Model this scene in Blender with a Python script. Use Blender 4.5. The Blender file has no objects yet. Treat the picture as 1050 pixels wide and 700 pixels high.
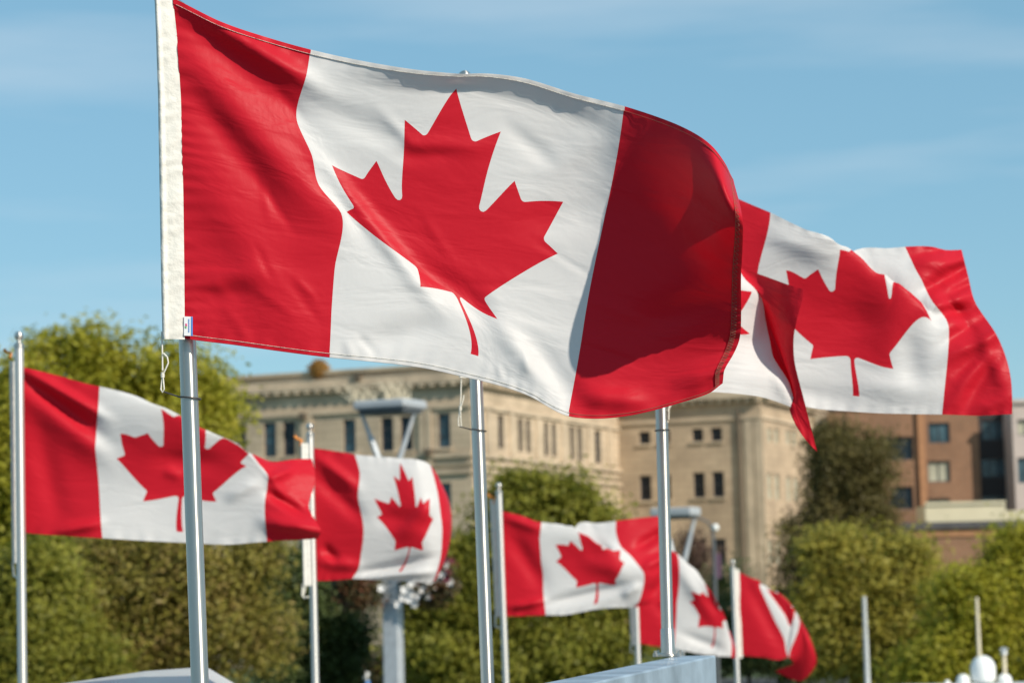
import bpy, bmesh, math, random
import numpy as np
from mathutils import Vector, Matrix
from mathutils.geometry import delaunay_2d_cdt
random.seed(7); rng = np.random.default_rng(11)
R = math.radians
scene = bpy.context.scene
C = scene.collection

# ------------------------------------------------------------------ camera
F = 2400.0                       # focal length in pixels of a 1050 wide frame
PITCH, ROLL, CAMZ = R(5.95), R(1.4), 5.0
cam_d = bpy.data.cameras.new('camera'); cam = bpy.data.objects.new('camera', cam_d); C.objects.link(cam)
fw = Vector((0, math.cos(PITCH), math.sin(PITCH)))
r0 = Vector((1, 0, 0)); u0 = Vector((0, -math.sin(PITCH), math.cos(PITCH)))
rt = r0*math.cos(ROLL) - u0*math.sin(ROLL); up = u0*math.cos(ROLL) + r0*math.sin(ROLL)
M = Matrix((rt, up, -fw)).transposed().to_4x4(); M.translation = Vector((0, 0, CAMZ))
cam.matrix_world = M
cam_d.sensor_width = 36; cam_d.lens = 36*F/1050; cam_d.clip_start = .1; cam_d.clip_end = 6000
cam_d.dof.use_dof = True; cam_d.dof.focus_distance = 6.25; cam_d.dof.aperture_fstop = 4.8
scene.camera = cam

# ------------------------------------------------------------------ light
SUN_AZ, SUN_EL = R(47), R(35)    # azimuth measured from straight behind the camera towards the right
sdir = Vector((math.sin(SUN_AZ)*math.cos(SUN_EL), -math.cos(SUN_AZ)*math.cos(SUN_EL), math.sin(SUN_EL)))
w = bpy.data.worlds.new('World'); scene.world = w; w.use_nodes = True
nt = w.node_tree; nt.nodes.clear()
N = lambda t, **k: nt.nodes.new(t)
out = N('ShaderNodeOutputWorld'); bg = N('ShaderNodeBackground'); bg.inputs[1].default_value = .085
sky = N('ShaderNodeTexSky'); sky.sky_type = 'NISHITA'; sky.sun_disc = False
sky.sun_elevation = SUN_EL; sky.sun_rotation = math.atan2(sdir.x, sdir.y)
sky.air_density = 1.0; sky.dust_density = .15; sky.ozone_density = 2.2
tc = N('ShaderNodeTexCoord'); mp = N('ShaderNodeMapping'); mp.inputs['Scale'].default_value = (2.2, 2.2, 15)
mp.inputs['Rotation'].default_value = (0, R(-10), 0); mp.inputs['Location'].default_value = (.35, 0, 0)
ns = N('ShaderNodeTexNoise'); ns.inputs['Scale'].default_value = 1.6; ns.inputs['Detail'].default_value = 5; ns.inputs['Roughness'].default_value = .5
mr = N('ShaderNodeMapRange'); mr.inputs[1].default_value = .5; mr.inputs[2].default_value = .85; mr.inputs[4].default_value = .42
mx = N('ShaderNodeMix'); mx.data_type = 'RGBA'; mx.inputs['B'].default_value = (7.5, 8.2, 8.8, 1)
L = nt.links.new
L(tc.outputs['Generated'], mp.inputs[0]); L(mp.outputs[0], ns.inputs['Vector']); L(ns.outputs[0], mr.inputs[0])
tn = N('ShaderNodeMix'); tn.data_type = 'RGBA'; tn.blend_type = 'MULTIPLY'; tn.inputs['Factor'].default_value = 1; tn.inputs['B'].default_value = (.95, 1.06, 1.04, 1)
ev = N('ShaderNodeMix'); ev.data_type = 'RGBA'; ev.inputs['Factor'].default_value = .5; ev.inputs['B'].default_value = (2.7, 5.2, 7.1, 1)
L(mr.outputs[0], mx.inputs['Factor']); L(sky.outputs[0], ev.inputs['A']); L(ev.outputs['Result'], tn.inputs['A']); L(tn.outputs['Result'], mx.inputs['A']); L(mx.outputs['Result'], bg.inputs[0]); L(bg.outputs[0], out.inputs[0])
sd = bpy.data.lights.new('sun', 'SUN'); sd.energy = 4.3; sd.angle = R(.53); sd.color = (1, .92, .79)
sun = bpy.data.objects.new('sun', sd); C.objects.link(sun); sun.location = (20, -20, 40)
sun.rotation_euler = (-sdir).to_track_quat('-Z', 'Y').to_euler()
vs = scene.view_settings; vs.view_transform = 'Standard'; vs.look = 'None'; vs.exposure = .25; vs.gamma = 1; vs.use_curve_mapping = False
scene.cycles.use_denoising = True; scene.cycles.max_bounces = 8; scene.cycles.transparent_max_bounces = 8

# ------------------------------------------------------------------ helpers
def P(px, py, Y):
    """world point seen at photo pixel (px, py) at world distance Y"""
    d = fw + rt*((px-525)/F) + up*((350-py)/F)
    return Vector((0, 0, CAMZ)) + d*(Y/d.y)
def ray(px, py): return fw + rt*((px-525)/F) + up*((350-py)/F)

def root_loc(o):
    while o.parent: o = o.parent
    return o.location.copy()
def mesh_obj(name, verts, faces, mat, parent=None, loc=None, smooth=False, uvs=None, mids=None):
    """verts in world space; a child is stored relative to its thing's base"""
    base = root_loc(parent) if parent else (Vector(loc) if loc is not None else Vector((0, 0, 0)))
    V = np.asarray(verts, dtype=float).reshape(-1, 3) - np.array(base)
    me = bpy.data.meshes.new(name); me.from_pydata(V.tolist(), [], [tuple(f) for f in faces])
    for m in (mat if isinstance(mat, (list, tuple)) else [mat]): me.materials.append(m)
    if mids is not None: me.polygons.foreach_set('material_index', np.asarray(mids, dtype=np.int32))
    if smooth: me.polygons.foreach_set('use_smooth', [True]*len(me.polygons))
    if uvs is not None:
        uv = me.uv_layers.new(name='UVMap'); li = np.empty(len(me.loops), dtype=np.int32); me.loops.foreach_get('vertex_index', li)
        uv.data.foreach_set('uv', np.asarray(uvs, dtype=float)[li].ravel())
    me.update()
    o = bpy.data.objects.new(name, me); C.objects.link(o)
    if parent: o.parent = parent
    else: o.location = base
    return o
def thing(name, label, cat, loc, group=None):
    o = bpy.data.objects.new(name, None); C.objects.link(o); o.location = loc; o.empty_display_size = .3
    return tag(o, label, cat, group)
def tag(o, label, cat, group=None):
    o['label'] = label; o['category'] = cat
    if group: o['group'] = group
    return o
def struct(o, kind='structure'): o['kind'] = kind; return o

class MB:
    def __init__(s): s.v = []; s.f = []; s.uv = []
    def add(s, vs, fs):
        b = len(s.v); s.v += [tuple(v) for v in vs]; s.f += [tuple(i+b for i in f) for f in fs]; return s
    def box(s, c, size, ax=None, taper=1.0):
        X, Y, Z = ax or (Vector((1,0,0)), Vector((0,1,0)), Vector((0,0,1)))
        c = Vector(c); hx, hy, hz = [k/2 for k in size]; v = []
        for z in (-1, 1):
            t = taper if z > 0 else 1
            for x, y in ((-1,-1),(1,-1),(1,1),(-1,1)): v.append(c + X*x*hx*t + Y*y*hy*t + Z*z*hz)
        return s.add(v, [(3,2,1,0),(4,5,6,7),(0,1,5,4),(1,2,6,5),(2,3,7,6),(3,0,4,7)])
    def bevbox(s, c, size, b, ax=None):
        """box with chamfered vertical and horizontal edges"""
        X, Y, Z = ax or (Vector((1,0,0)), Vector((0,1,0)), Vector((0,0,1)))
        c = Vector(c); hx, hy, hz = [k/2 for k in size]
        ring = lambda ix, z: [c + X*x + Y*y + Z*z for x, y in ((-hx+ix+b,-hy+ix),(hx-ix-b,-hy+ix),(hx-ix,-hy+ix+b),(hx-ix,hy-ix-b),(hx-ix-b,hy-ix),(-hx+ix+b,hy-ix),(-hx+ix,hy-ix-b),(-hx+ix,-hy+ix+b))]
        rings = [ring(b*.7, -hz), ring(0, -hz+b), ring(0, hz-b), ring(b*.7, hz)]
        v = sum(rings, []); f = [tuple(range(7,-1,-1)), tuple(range(24,32))]
        for k in range(3):
            for i in range(8): j = (i+1) % 8; f.append((k*8+i, k*8+j, k*8+8+j, k*8+8+i))
        return s.add(v, f)
    def tube(s, pts, r, n=10, cap=True):
        pts = [Vector(p) for p in pts]; rs = r if isinstance(r, (list, tuple)) else [r]*len(pts)
        v = []; a = None
        for i, p in enumerate(pts):
            t = (pts[min(i+1, len(pts)-1)] - pts[max(i-1, 0)]).normalized()
            if a is None: a = t.orthogonal().normalized()
            a = (a - t*a.dot(t)).normalized(); b = t.cross(a)
            for k in range(n): an = 2*math.pi*k/n; v.append(p + (a*math.cos(an) + b*math.sin(an))*rs[i])
        f = []
        for i in range(len(pts)-1):
            for k in range(n): j = (k+1) % n; f.append((i*n+k, i*n+j, i*n+n+j, i*n+n+k))
        if cap: f += [tuple(range(n-1,-1,-1)), tuple(range((len(pts)-1)*n, len(pts)*n))]
        return s.add(v, f)
    def lathe(s, prof, c, axis=Vector((0,0,1)), n=16):
        axis = Vector(axis).normalized(); c = Vector(c)
        return s.tube_prof([c + axis*z for _, z in prof], [max(r, .0004) for r, _ in prof], axis, n)
    def tube_prof(s, pts, rs, axis, n):
        a = axis.orthogonal().normalized(); b = axis.cross(a); v = []
        for p, r in zip(pts, rs):
            for k in range(n): an = 2*math.pi*k/n; v.append(p + (a*math.cos(an) + b*math.sin(an))*r)
        f = [tuple(range(n-1,-1,-1)), tuple(range((len(pts)-1)*n, len(pts)*n))]
        for i in range(len(pts)-1):
            for k in range(n): j = (k+1) % n; f.append((i*n+k, i*n+j, i*n+n+j, i*n+n+k))
        return s.add(v, f)
    def quad(s, a, b, c, d): return s.add([a, b, c, d], [(0,1,2,3)])
    def build(s, name, mat, parent=None, loc=None, smooth=False):
        o = mesh_obj(name, s.v, s.f, mat, parent, loc, smooth)
        if smooth:
            bm = bmesh.new(); bm.from_mesh(o.data); bmesh.ops.recalc_face_normals(bm, faces=bm.faces)
            for e in bm.edges:
                if len(e.link_faces) == 2 and e.calc_face_angle(0) > .7: e.smooth = False
            bm.to_mesh(o.data); bm.free()
        return o

# ------------------------------------------------------------------ materials
def mat(name, color, rough=.6, metal=0, var=0, vscale=4, bump=0, bscale=40, spec=.5, var_col=None, coord='Object', stretch=None):
    m = bpy.data.materials.new(name); m.use_nodes = True; t = m.node_tree; b = t.nodes['Principled BSDF']
    b.inputs['Base Color'].default_value = (*color, 1); b.inputs['Roughness'].default_value = rough
    b.inputs['Metallic'].default_value = metal; b.inputs['Specular IOR Level'].default_value = spec
    co = t.nodes.new('ShaderNodeTexCoord'); src = co.outputs[coord]
    if stretch:
        q = t.nodes.new('ShaderNodeMapping'); q.inputs['Scale'].default_value = stretch; t.links.new(src, q.inputs[0]); src = q.outputs[0]
    if var:
        n = t.nodes.new('ShaderNodeTexNoise'); n.inputs['Scale'].default_value = vscale; n.inputs['Detail'].default_value = 6
        t.links.new(src, n.inputs['Vector'])
        x = t.nodes.new('ShaderNodeMix'); x.data_type = 'RGBA'
        x.inputs['A'].default_value = (*[c*(1-var) for c in color], 1); x.inputs['B'].default_value = (*(var_col or [min(1, c*(1+var)) for c in color]), 1)
        k = t.nodes.new('ShaderNodeMapRange'); k.inputs[1].default_value = .3; k.inputs[2].default_value = .7
        t.links.new(n.outputs[0], k.inputs[0]); t.links.new(k.outputs[0], x.inputs['Factor']); t.links.new(x.outputs['Result'], b.inputs['Base Color'])
    if bump:
        n = t.nodes.new('ShaderNodeTexNoise'); n.inputs['Scale'].default_value = bscale; n.inputs['Detail'].default_value = 4
        t.links.new(src, n.inputs['Vector'])
        q = t.nodes.new('ShaderNodeBump'); q.inputs['Strength'].default_value = bump; q.inputs['Distance'].default_value = .02
        t.links.new(n.outputs[0], q.inputs['Height']); t.links.new(q.outputs[0], b.inputs['Normal'])
    return m
def cloth_mat(name, color, trans, tfac, rough=.42):
    m = bpy.data.materials.new(name); m.use_nodes = True; t = m.node_tree; b = t.nodes['Principled BSDF']; o = t.nodes['Material Output']
    co = t.nodes.new('ShaderNodeUVMap')
    n = t.nodes.new('ShaderNodeTexNoise'); n.inputs['Scale'].default_value = 1.7; n.inputs['Detail'].default_value = 3; n.inputs['Distortion'].default_value = .5
    mp_ = t.nodes.new('ShaderNodeMapping'); mp_.inputs['Rotation'].default_value = (0, 0, R(35)); mp_.inputs['Scale'].default_value = (2.2, 6.5, 1)
    t.links.new(co.outputs[0], mp_.inputs[0]); t.links.new(mp_.outputs[0], n.inputs['Vector'])
    n2 = t.nodes.new('ShaderNodeTexNoise'); n2.inputs['Scale'].default_value = 26; n2.inputs['Detail'].default_value = 4
    mp2 = t.nodes.new('ShaderNodeMapping'); mp2.inputs['Scale'].default_value = (1.6, 1, 1); t.links.new(co.outputs[0], mp2.inputs[0]); t.links.new(mp2.outputs[0], n2.inputs['Vector'])
    wv = t.nodes.new('ShaderNodeTexNoise'); wv.inputs['Scale'].default_value = 420
    t.links.new(co.outputs[0], wv.inputs['Vector'])
    h = t.nodes.new('ShaderNodeMath'); h.operation = 'MULTIPLY_ADD'; h.inputs[1].default_value = .07; t.links.new(n2.outputs[0], h.inputs[0]); t.links.new(n.outputs[0], h.inputs[2])
    h2 = t.nodes.new('ShaderNodeMath'); h2.operation = 'MULTIPLY_ADD'; h2.inputs[1].default_value = .012; t.links.new(wv.outputs[0], h2.inputs[0]); t.links.new(h.outputs[0], h2.inputs[2])
    bp = t.nodes.new('ShaderNodeBump'); bp.inputs['Strength'].default_value = .36; bp.inputs['Distance'].default_value = .018
    t.links.new(h2.outputs[0], bp.inputs['Height'])
    b.inputs['Base Color'].default_value = (*color, 1); b.inputs['Roughness'].default_value = rough; b.inputs['Specular IOR Level'].default_value = .11
    t.links.new(bp.outputs[0], b.inputs['Normal'])
    tr = t.nodes.new('ShaderNodeBsdfTranslucent'); tr.inputs[0].default_value = (*trans, 1); t.links.new(bp.outputs[0], tr.inputs['Normal'])
    ms = t.nodes.new('ShaderNodeMixShader'); ms.inputs[0].default_value = tfac
    t.links.new(b.outputs[0], ms.inputs[1]); t.links.new(tr.outputs[0], ms.inputs[2]); t.links.new(ms.outputs[0], o.inputs[0])
    return m
def leaf_mat(name, cols, trans=.3):
    """foliage: each leaf its own tone between three colours of the species"""
    m = bpy.data.materials.new(name); m.use_nodes = True; t = m.node_tree; b = t.nodes['Principled BSDF']; o = t.nodes['Material Output']
    g = t.nodes.new('ShaderNodeNewGeometry'); co = t.nodes.new('ShaderNodeTexCoord')
    n = t.nodes.new('ShaderNodeTexNoise'); n.inputs['Scale'].default_value = .9; n.inputs['Detail'].default_value = 3; t.links.new(co.outputs['Object'], n.inputs['Vector'])
    a = t.nodes.new('ShaderNodeMath'); a.operation = 'MULTIPLY_ADD'; a.inputs[1].default_value = .5
    s = t.nodes.new('ShaderNodeMath'); s.operation = 'MULTIPLY_ADD'; s.inputs[1].default_value = 1.3; s.inputs[2].default_value = -.4
    t.links.new(n.outputs[0], s.inputs[0]); t.links.new(g.outputs['Random Per Island'], a.inputs[0]); t.links.new(s.outputs[0], a.inputs[2])
    r = t.nodes.new('ShaderNodeValToRGB'); e = r.color_ramp.elements
    e[0].position = .15; e[0].color = (*cols[0], 1); e[1].position = .85; e[1].color = (*cols[2], 1)
    k = e.new(.5); k.color = (*cols[1], 1)
    t.links.new(a.outputs[0], r.inputs[0]); t.links.new(r.outputs[0], b.inputs['Base Color']); b.inputs['Roughness'].default_value = .55; b.inputs['Specular IOR Level'].default_value = .3
    tr = t.nodes.new('ShaderNodeBsdfTranslucent'); t.links.new(r.outputs[0], tr.inputs[0])
    ms = t.nodes.new('ShaderNodeMixShader'); ms.inputs[0].default_value = trans
    t.links.new(b.outputs[0], ms.inputs[1]); t.links.new(tr.outputs[0], ms.inputs[2]); t.links.new(ms.outputs[0], o.inputs[0])
    return m
def masonry(name, c1, c2, mortar, bw, bh, var=.2, msize=.02):
    m = bpy.data.materials.new(name); m.use_nodes = True; t = m.node_tree; b = t.nodes['Principled BSDF']
    uv = t.nodes.new('ShaderNodeUVMap'); br = t.nodes.new('ShaderNodeTexBrick')
    br.inputs['Scale'].default_value = 1; br.inputs['Brick Width'].default_value = bw; br.inputs['Row Height'].default_value = bh
    br.inputs['Mortar Size'].default_value = msize; br.inputs['Color1'].default_value = (*c1, 1); br.inputs['Color2'].default_value = (*c2, 1); br.inputs['Mortar'].default_value = (*mortar, 1)
    t.links.new(uv.outputs[0], br.inputs[0])
    n = t.nodes.new('ShaderNodeTexNoise'); n.inputs['Scale'].default_value = .35; n.inputs['Detail'].default_value = 7; t.links.new(uv.outputs[0], n.inputs['Vector'])
    k = t.nodes.new('ShaderNodeMapRange'); k.inputs[1].default_value = .3; k.inputs[2].default_value = .7; k.inputs[3].default_value = 1-var; k.inputs[4].default_value = 1+var
    t.links.new(n.outputs[0], k.inputs[0])
    x = t.nodes.new('ShaderNodeMix'); x.data_type = 'RGBA'; x.blend_type = 'MULTIPLY'; x.inputs['Factor'].default_value = 1
    t.links.new(br.outputs[0], x.inputs['A']); t.links.new(k.outputs[0], x.inputs['B']); t.links.new(x.outputs['Result'], b.inputs['Base Color'])
    b.inputs['Roughness'].default_value = .85
    return m
MAT = dict(
    red=cloth_mat('red_nylon', (.56, .014, .029), (.62, .001, .006), .22),
    white=cloth_mat('white_nylon', (.665, .645, .635), (.62, .605, .595), .20),
    header=mat('canvas_heading', (.70, .67, .61), .8, var=.08, vscale=9, bump=.25, bscale=40),
    satin=mat('satin_aluminium', (.72, .70, .66), .48, .72, var=.08, vscale=6, stretch=(1, 1, .05)),
    alu=mat('aluminium', (.62, .58, .53), .38, .95, var=.17, vscale=7, bump=.05, bscale=90, stretch=(1, 1, .05)),
    thread=mat('brown_thread', (.30, .12, .085), .9),
    rope=mat('white_rope', (.78, .74, .64), .9, bump=.4, bscale=300),
    wire=mat('dark_wire', (.10, .09, .085), .45, .7),
    orange=mat('orange_tie', (.75, .25, .04), .7),
    beam=mat('blue_grey_paint', (.25, .32, .39), .45, var=.32, vscale=4, bump=.15, bscale=25),
    pale=mat('pale_grey_metal', (.56, .56, .54), .4, .2, var=.08, vscale=3),
    zinc=mat('galvanised', (.50, .52, .54), .5, .4, var=.12, vscale=6),
    grey=mat('lamp_grey', (.38, .40, .42), .5, var=.08, vscale=3),
    greyd=mat('lamp_grey_dark', (.10, .11, .12), .5),
    stoneA=masonry('tan_stone', (.55, .425, .30), (.48, .37, .255), (.34, .26, .185), 1.5, .55),
    stoneB=masonry('tan_stone_plain', (.49, .365, .245), (.435, .32, .215), (.34, .255, .175), 1.3, .5),
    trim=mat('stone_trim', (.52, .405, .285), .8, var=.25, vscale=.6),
    trimd=mat('shadow_line_trim', (.33, .265, .18), .85, var=.25, vscale=.7),  # darker copy of the trim, paints in shadow lines at cornice and string courses
    glass=mat('dark_glass', (.012, .020, .030), .15, 0, var=.5, vscale=.9, spec=.3),
    teal=mat('blue_green_glass', (.05, .09, .11), .12, 0, var=.6, vscale=.8, spec=.45),
    pane_pale=mat('pale_pane', (.42, .40, .30), .7, var=.2, vscale=.7),  # flat pale beige for the lighter window panes
    frame=mat('dark_frame', (.06, .06, .065), .5),
    brick=masonry('brown_brick', (.27, .13, .068), (.22, .105, .055), (.24, .16, .105), .5, .16, .18),
    brickl=mat('orange_brick', (.38, .185, .09), .85, var=.12, vscale=2),
    dbrick=mat('dark_recess_wall', (.025, .018, .018), .6),  # near-black colour of the set-back bay wall
    cream=mat('cream_render', (.62, .55, .38), .8, var=.06, vscale=.5),
    pink=mat('pinkish_stone', (.48, .40, .36), .8, var=.08, vscale=.5),
    slate=mat('dark_roof_edge', (.075, .07, .075), .8, var=.2, vscale=1),
    pipe=mat('dark_downpipe', (.12, .09, .06), .7),
    bark=mat('bark', (.10, .075, .055), .9, var=.3, vscale=6, bump=.6, bscale=20),
    asphalt=mat('asphalt', (.06, .06, .06), .9, var=.2, vscale=.6),
    paving=mat('paving', (.25, .24, .22), .85, var=.15, vscale=.5),
    grass=mat('lawn', (.06, .09, .025), .95, var=.4, vscale=.8),
    water=mat('harbour_water', (.015, .03, .035), .08, 0, bump=.6, bscale=1.5),
    wood=mat('deck_planks', (.28, .24, .19), .8, var=.25, vscale=3, stretch=(.3, 8, 1)),
    gel=mat('white_gelcoat', (.80, .80, .78), .3),
    flower=mat('white_petals', (.80, .77, .74), .6, var=.1, vscale=40),
    wine=mat('wine_petals', (.13, .01, .03), .6),
    straw=mat('dry_straw', (.74, .64, .47), .8),
    skin=mat('skin', (.55, .30, .22), .55), hair=mat('dark_hair', (.05, .03, .02), .6),
    coat=mat('dark_coat', (.025, .022, .026), .8), coatr=mat('rust_coat', (.28, .09, .03), .8), jeans=mat('dark_trousers', (.03, .035, .05), .8),
    blue=mat('blue_sign', (.03, .12, .42), .5), taglogo=mat('tag_pink', (.75, .08, .25), .6), taggreen=mat('tag_green', (.2, .5, .15), .6), tagblue=mat('tag_blue', (.06, .25, .65), .6), tagw=mat('tag_white', (.8, .8, .8), .7),
    banner=mat('dark_banner', (.10, .05, .09), .8),
)
LIME = leaf_mat('lime_foliage', ((.25, .25, .022), (.41, .385, .036), (.52, .46, .07)), .5)
GREEN = leaf_mat('green_foliage', ((.16, .165, .022), (.27, .265, .036), (.37, .345, .06)), .46)
OLIVE = leaf_mat('olive_foliage', ((.20, .175, .035), (.31, .27, .05), (.39, .28, .10)), .45)
DARK = leaf_mat('dark_foliage', ((.055, .075, .026), (.09, .12, .036), (.14, .17, .05)), .36)
CEDAR = leaf_mat('conifer_foliage', ((.09, .075, .025), (.15, .12, .036), (.21, .17, .055)), .38)
YELLOW = leaf_mat('yellow_green_foliage', ((.25, .205, .04), (.37, .32, .05), (.47, .41, .085)), .46)
RUST = leaf_mat('rust_foliage', ((.36, .18, .04), (.48, .26, .06), (.52, .33, .12)), .4)
TWIG = leaf_mat('reddish_twigs', ((.10, .05, .035), (.15, .085, .06), (.18, .12, .08)), .2)
HEDGE = leaf_mat('hedge_foliage', ((.03, .035, .012), (.06, .06, .02), (.14, .05, .02)), .25)

def brushed(m):
    t = m.node_tree; b = t.nodes['Principled BSDF']; tg_ = t.nodes.new('ShaderNodeTangent'); tg_.direction_type = 'RADIAL'; tg_.axis = 'Z'
    t.links.new(tg_.outputs[0], b.inputs['Tangent']); b.inputs['Anisotropic'].default_value = .85; b.inputs['Anisotropic Rotation'].default_value = .25
brushed(MAT['alu']); brushed(MAT['satin'])
# ------------------------------------------------------------------ ground, water, quay
Z0 = 0.0
def sheet(name, x0, x1, y0, y1, z, m):
    return struct(mesh_obj(name, [(x0,y0,z),(x1,y0,z),(x1,y1,z),(x0,y1,z)], [(0,1,2,3)], m))
sheet('water', -1500, 1500, -1500, 58, -1.2, MAT['water'])
sheet('ground', -2500, 2500, 58.4, 5000, 0, MAT['grass'])
sheet('promenade', -400, 400, 58.4, 64, .004, MAT['paving'])
sheet('pavement', -400, 400, 94, 106, .12, MAT['paving'])
sheet('road', -400, 400, 108, 122, .004, MAT['asphalt'])
mb = MB(); mb.box((0, 58.2, -.75), (800, .4, 2.1)); struct(mb.build('quay_wall', MAT['paving']))
mb = MB(); mb.box((0, 107.9, .06), (800, .2, .14)); struct(mb.build('kerb', MAT['paving']))
mb = MB(); mb.box((0, 16, -.3), (16, 26, .5)); struct(mb.build('floating_dock', MAT['wood']))
DECK = -.05

# ------------------------------------------------------------------ buildings
class Plane:
    """vertical facade plane through A along unit direction e; (s, z) from a pixel"""
    def __init__(s, A, e):
        s.A = Vector((A[0], A[1], 0)); s.e = Vector((e[0], e[1], 0)).normalized(); s.n = Vector((s.e.y, -s.e.x, 0))
    def hit(s, px, py):
        d = ray(px, py); o = Vector((0, 0, CAMZ)); t = (s.A - o).dot(s.n)/d.dot(s.n); p = o + d*t
        return (p - s.A).dot(s.e), p.z
    def pt(s, a, z, out=0): return s.A + s.e*a + Vector((0,0,z)) + s.n*out
    def rect(s, cx, y0, y1, w_px):
        a, zt = s.hit(cx-w_px/2, y0); b, _ = s.hit(cx+w_px/2, y0); _, zb = s.hit(cx, y1); return (a, b, zb, zt)
def wall(pl, s0, s1, z0, z1, rects, m, parent, depth=.35):
    xs = sorted({s0, s1, *[r[0] for r in rects], *[r[1] for r in rects]}); zs = sorted({z0, z1, *[r[2] for r in rects], *[r[3] for r in rects]})
    v = []; f = []; uv = []
    def q(pts, uvp): b = len(v); v.extend(pts); uv.extend(uvp); f.append((b, b+1, b+2, b+3))
    for i in range(len(xs)-1):
        for j in range(len(zs)-1):
            cx, cz = (xs[i]+xs[i+1])/2, (zs[j]+zs[j+1])/2
            if any(r[0] < cx < r[1] and r[2] < cz < r[3] for r in rects): continue
            c = [(xs[i],zs[j]),(xs[i+1],zs[j]),(xs[i+1],zs[j+1]),(xs[i],zs[j+1])]
            q([pl.pt(a, z) for a, z in c], c)
    for a, b, zb, zt in rects:
        for p0, p1 in (((a,zb),(a,zt)),((a,zt),(b,zt)),((b,zt),(b,zb)),((b,zb),(a,zb))):
            q([pl.pt(*p0), pl.pt(*p1), pl.pt(*p1, -depth), pl.pt(*p0, -depth)], [p0, p1, (p1[0]+depth, p1[1]), (p0[0]+depth, p0[1])])
    return mesh_obj('wall', v, f, m, parent, uvs=uv)
def window(pl, r, parent, glass, fr=None, bars=(1, 1), depth=.3, sill=None):
    a, b, zb, zt = r; fwid = min(.09, (b-a)*.1); m = MB(); ax = (pl.e, pl.n, Vector((0,0,1)))
    for c, sz in (((a+fwid/2, (zb+zt)/2), (fwid, .08, zt-zb)), ((b-fwid/2, (zb+zt)/2), (fwid, .08, zt-zb)), (((a+b)/2, zt-fwid/2), (b-a-2*fwid, .08, fwid)), (((a+b)/2, zb+fwid/2), (b-a-2*fwid, .08, fwid))):
        m.box(pl.pt(c[0], c[1], -depth+.07), sz, ax)
    for k in range(1, bars[0]): m.box(pl.pt(a+(b-a)*k/bars[0], (zb+zt)/2, -depth+.06), (fwid*.6, .05, zt-zb-2*fwid), ax)
    for k in range(1, bars[1]): m.box(pl.pt((a+b)/2, zb+(zt-zb)*k/bars[1], -depth+.05), (b-a-2*fwid, .04, fwid*.6), ax)
    o = m.build('window', fr or MAT['frame'], parent)
    g = MB(); g.quad(pl.pt(a, zb, -depth), pl.pt(b, zb, -depth), pl.pt(b, zt, -depth), pl.pt(a, zt, -depth)); g.build('pane', glass, o)
    if sill:
        s_ = MB(); s_.box(pl.pt((a+b)/2, zb-.09, .06), (b-a+.3, .16, .17), ax); s_.build('sill', sill, o)
    return o
def band(pl, s0, s1, z0, z1, out, m, parent, name='cornice', inn=.0):
    o = MB(); o.box(pl.pt((s0+s1)/2, (z0+z1)/2, (out-inn)/2), (s1-s0, out+inn, z1-z0), (pl.e, pl.n, Vector((0,0,1)))); return o.build(name, m, parent)

def dentils(pl, s0, s1, z0, z1, step, inn, outt, m, parent):
    """one crenellated moulding: its plan zigzags between two depths"""
    pr = []; k = s0
    while k < s1: pr += [(k, inn), (k, outt), (k+step*.5, outt), (k+step*.5, inn)]; k += step
    v = []; f = []
    for a, o in pr: v += [pl.pt(a, z0, o), pl.pt(a, z1, o), pl.pt(a, z1, inn-.15), pl.pt(a, z0, inn-.15)]
    for i in range(len(pr)-1):
        b = i*4; f += [(b, b+4, b+5, b+1)] + ([(b+1, b+5, b+6, b+2), (b+4, b, b+3, b+7)] if abs(pr[i][0]-pr[i+1][0]) > .01 else [])
    return mesh_obj('dentil_moulding', v, f, m, parent)
AL = R(21.5); ca, sa = math.cos(AL), math.sin(AL)
# block A: corner at px 485, 150 m away
cA = P(487, 600, 150)
fA = Plane((cA.x - 60*ca, cA.y + 60*sa), (ca, -sa))      # front: s = 60 at the corner
rA = Plane((cA.x, cA.y), (sa, ca))                        # right flank: s = 0 at the corner
zl = lambda pl, px, py: pl.hit(px, py)[1]
ztop = zl(fA, 440, 376.5)
bA = thing('stone_building', 'tan stone building with dentilled cornice and narrow dark windows, behind the tall grey lamp post', 'building', (cA.x-20, cA.y+20, 0))
wins = [fA.rect(c, y0, y1, 12.6) for c, y0, y1 in ((245.7,435,470),(276.6,433.5,468.5),(296.3,432.5,467.5),(358,430,464),(396.6,428,462.5),(416.3,427,461.5),(455,424,458.5))]
wins += [fA.rect(c, y0, y1, 12.6) for c, y0, y1 in ((256,507,535),(276.6,506,534),(296.3,505,533),(358,501,529),(396.6,498,527),(416.3,497,526),(456,495,524))]
wins += [fA.rect(c, y0, y1, 12.6) for c, y0, y1 in ((276.6,575,605),(296.3,575,605),(362,612,634),(396.6,575,604),(416.3,573,603),(456,571,602))]
wins += [(a-14.2, b-14.2, z0, z1) for a, b, z0, z1 in wins if a-14.2 > 1 and a < wins[0][0]+14.0]
def nonoverlap(ws, s0, s1):
    o = []
    for r in ws:
        if r[0] < s0+.2 or r[1] > s1-.2: continue
        if any(not (r[1] < q[0]-.05 or r[0] > q[1]+.05 or r[3] < q[2]-.05 or r[2] > q[3]+.05) for q in o): continue
        o.append(r)
    return o
wins = nonoverlap(wins, 0, 60)
DK = ztop
wall(fA, 0, 60, 0, DK, wins, MAT['stoneA'], bA)
for k, r in enumerate(wins): window(fA, r, bA, MAT['teal'] if k % 5 in (1, 3) else MAT['glass'], bars=(1, 3), sill=MAT['trim'], depth=.24)
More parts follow.
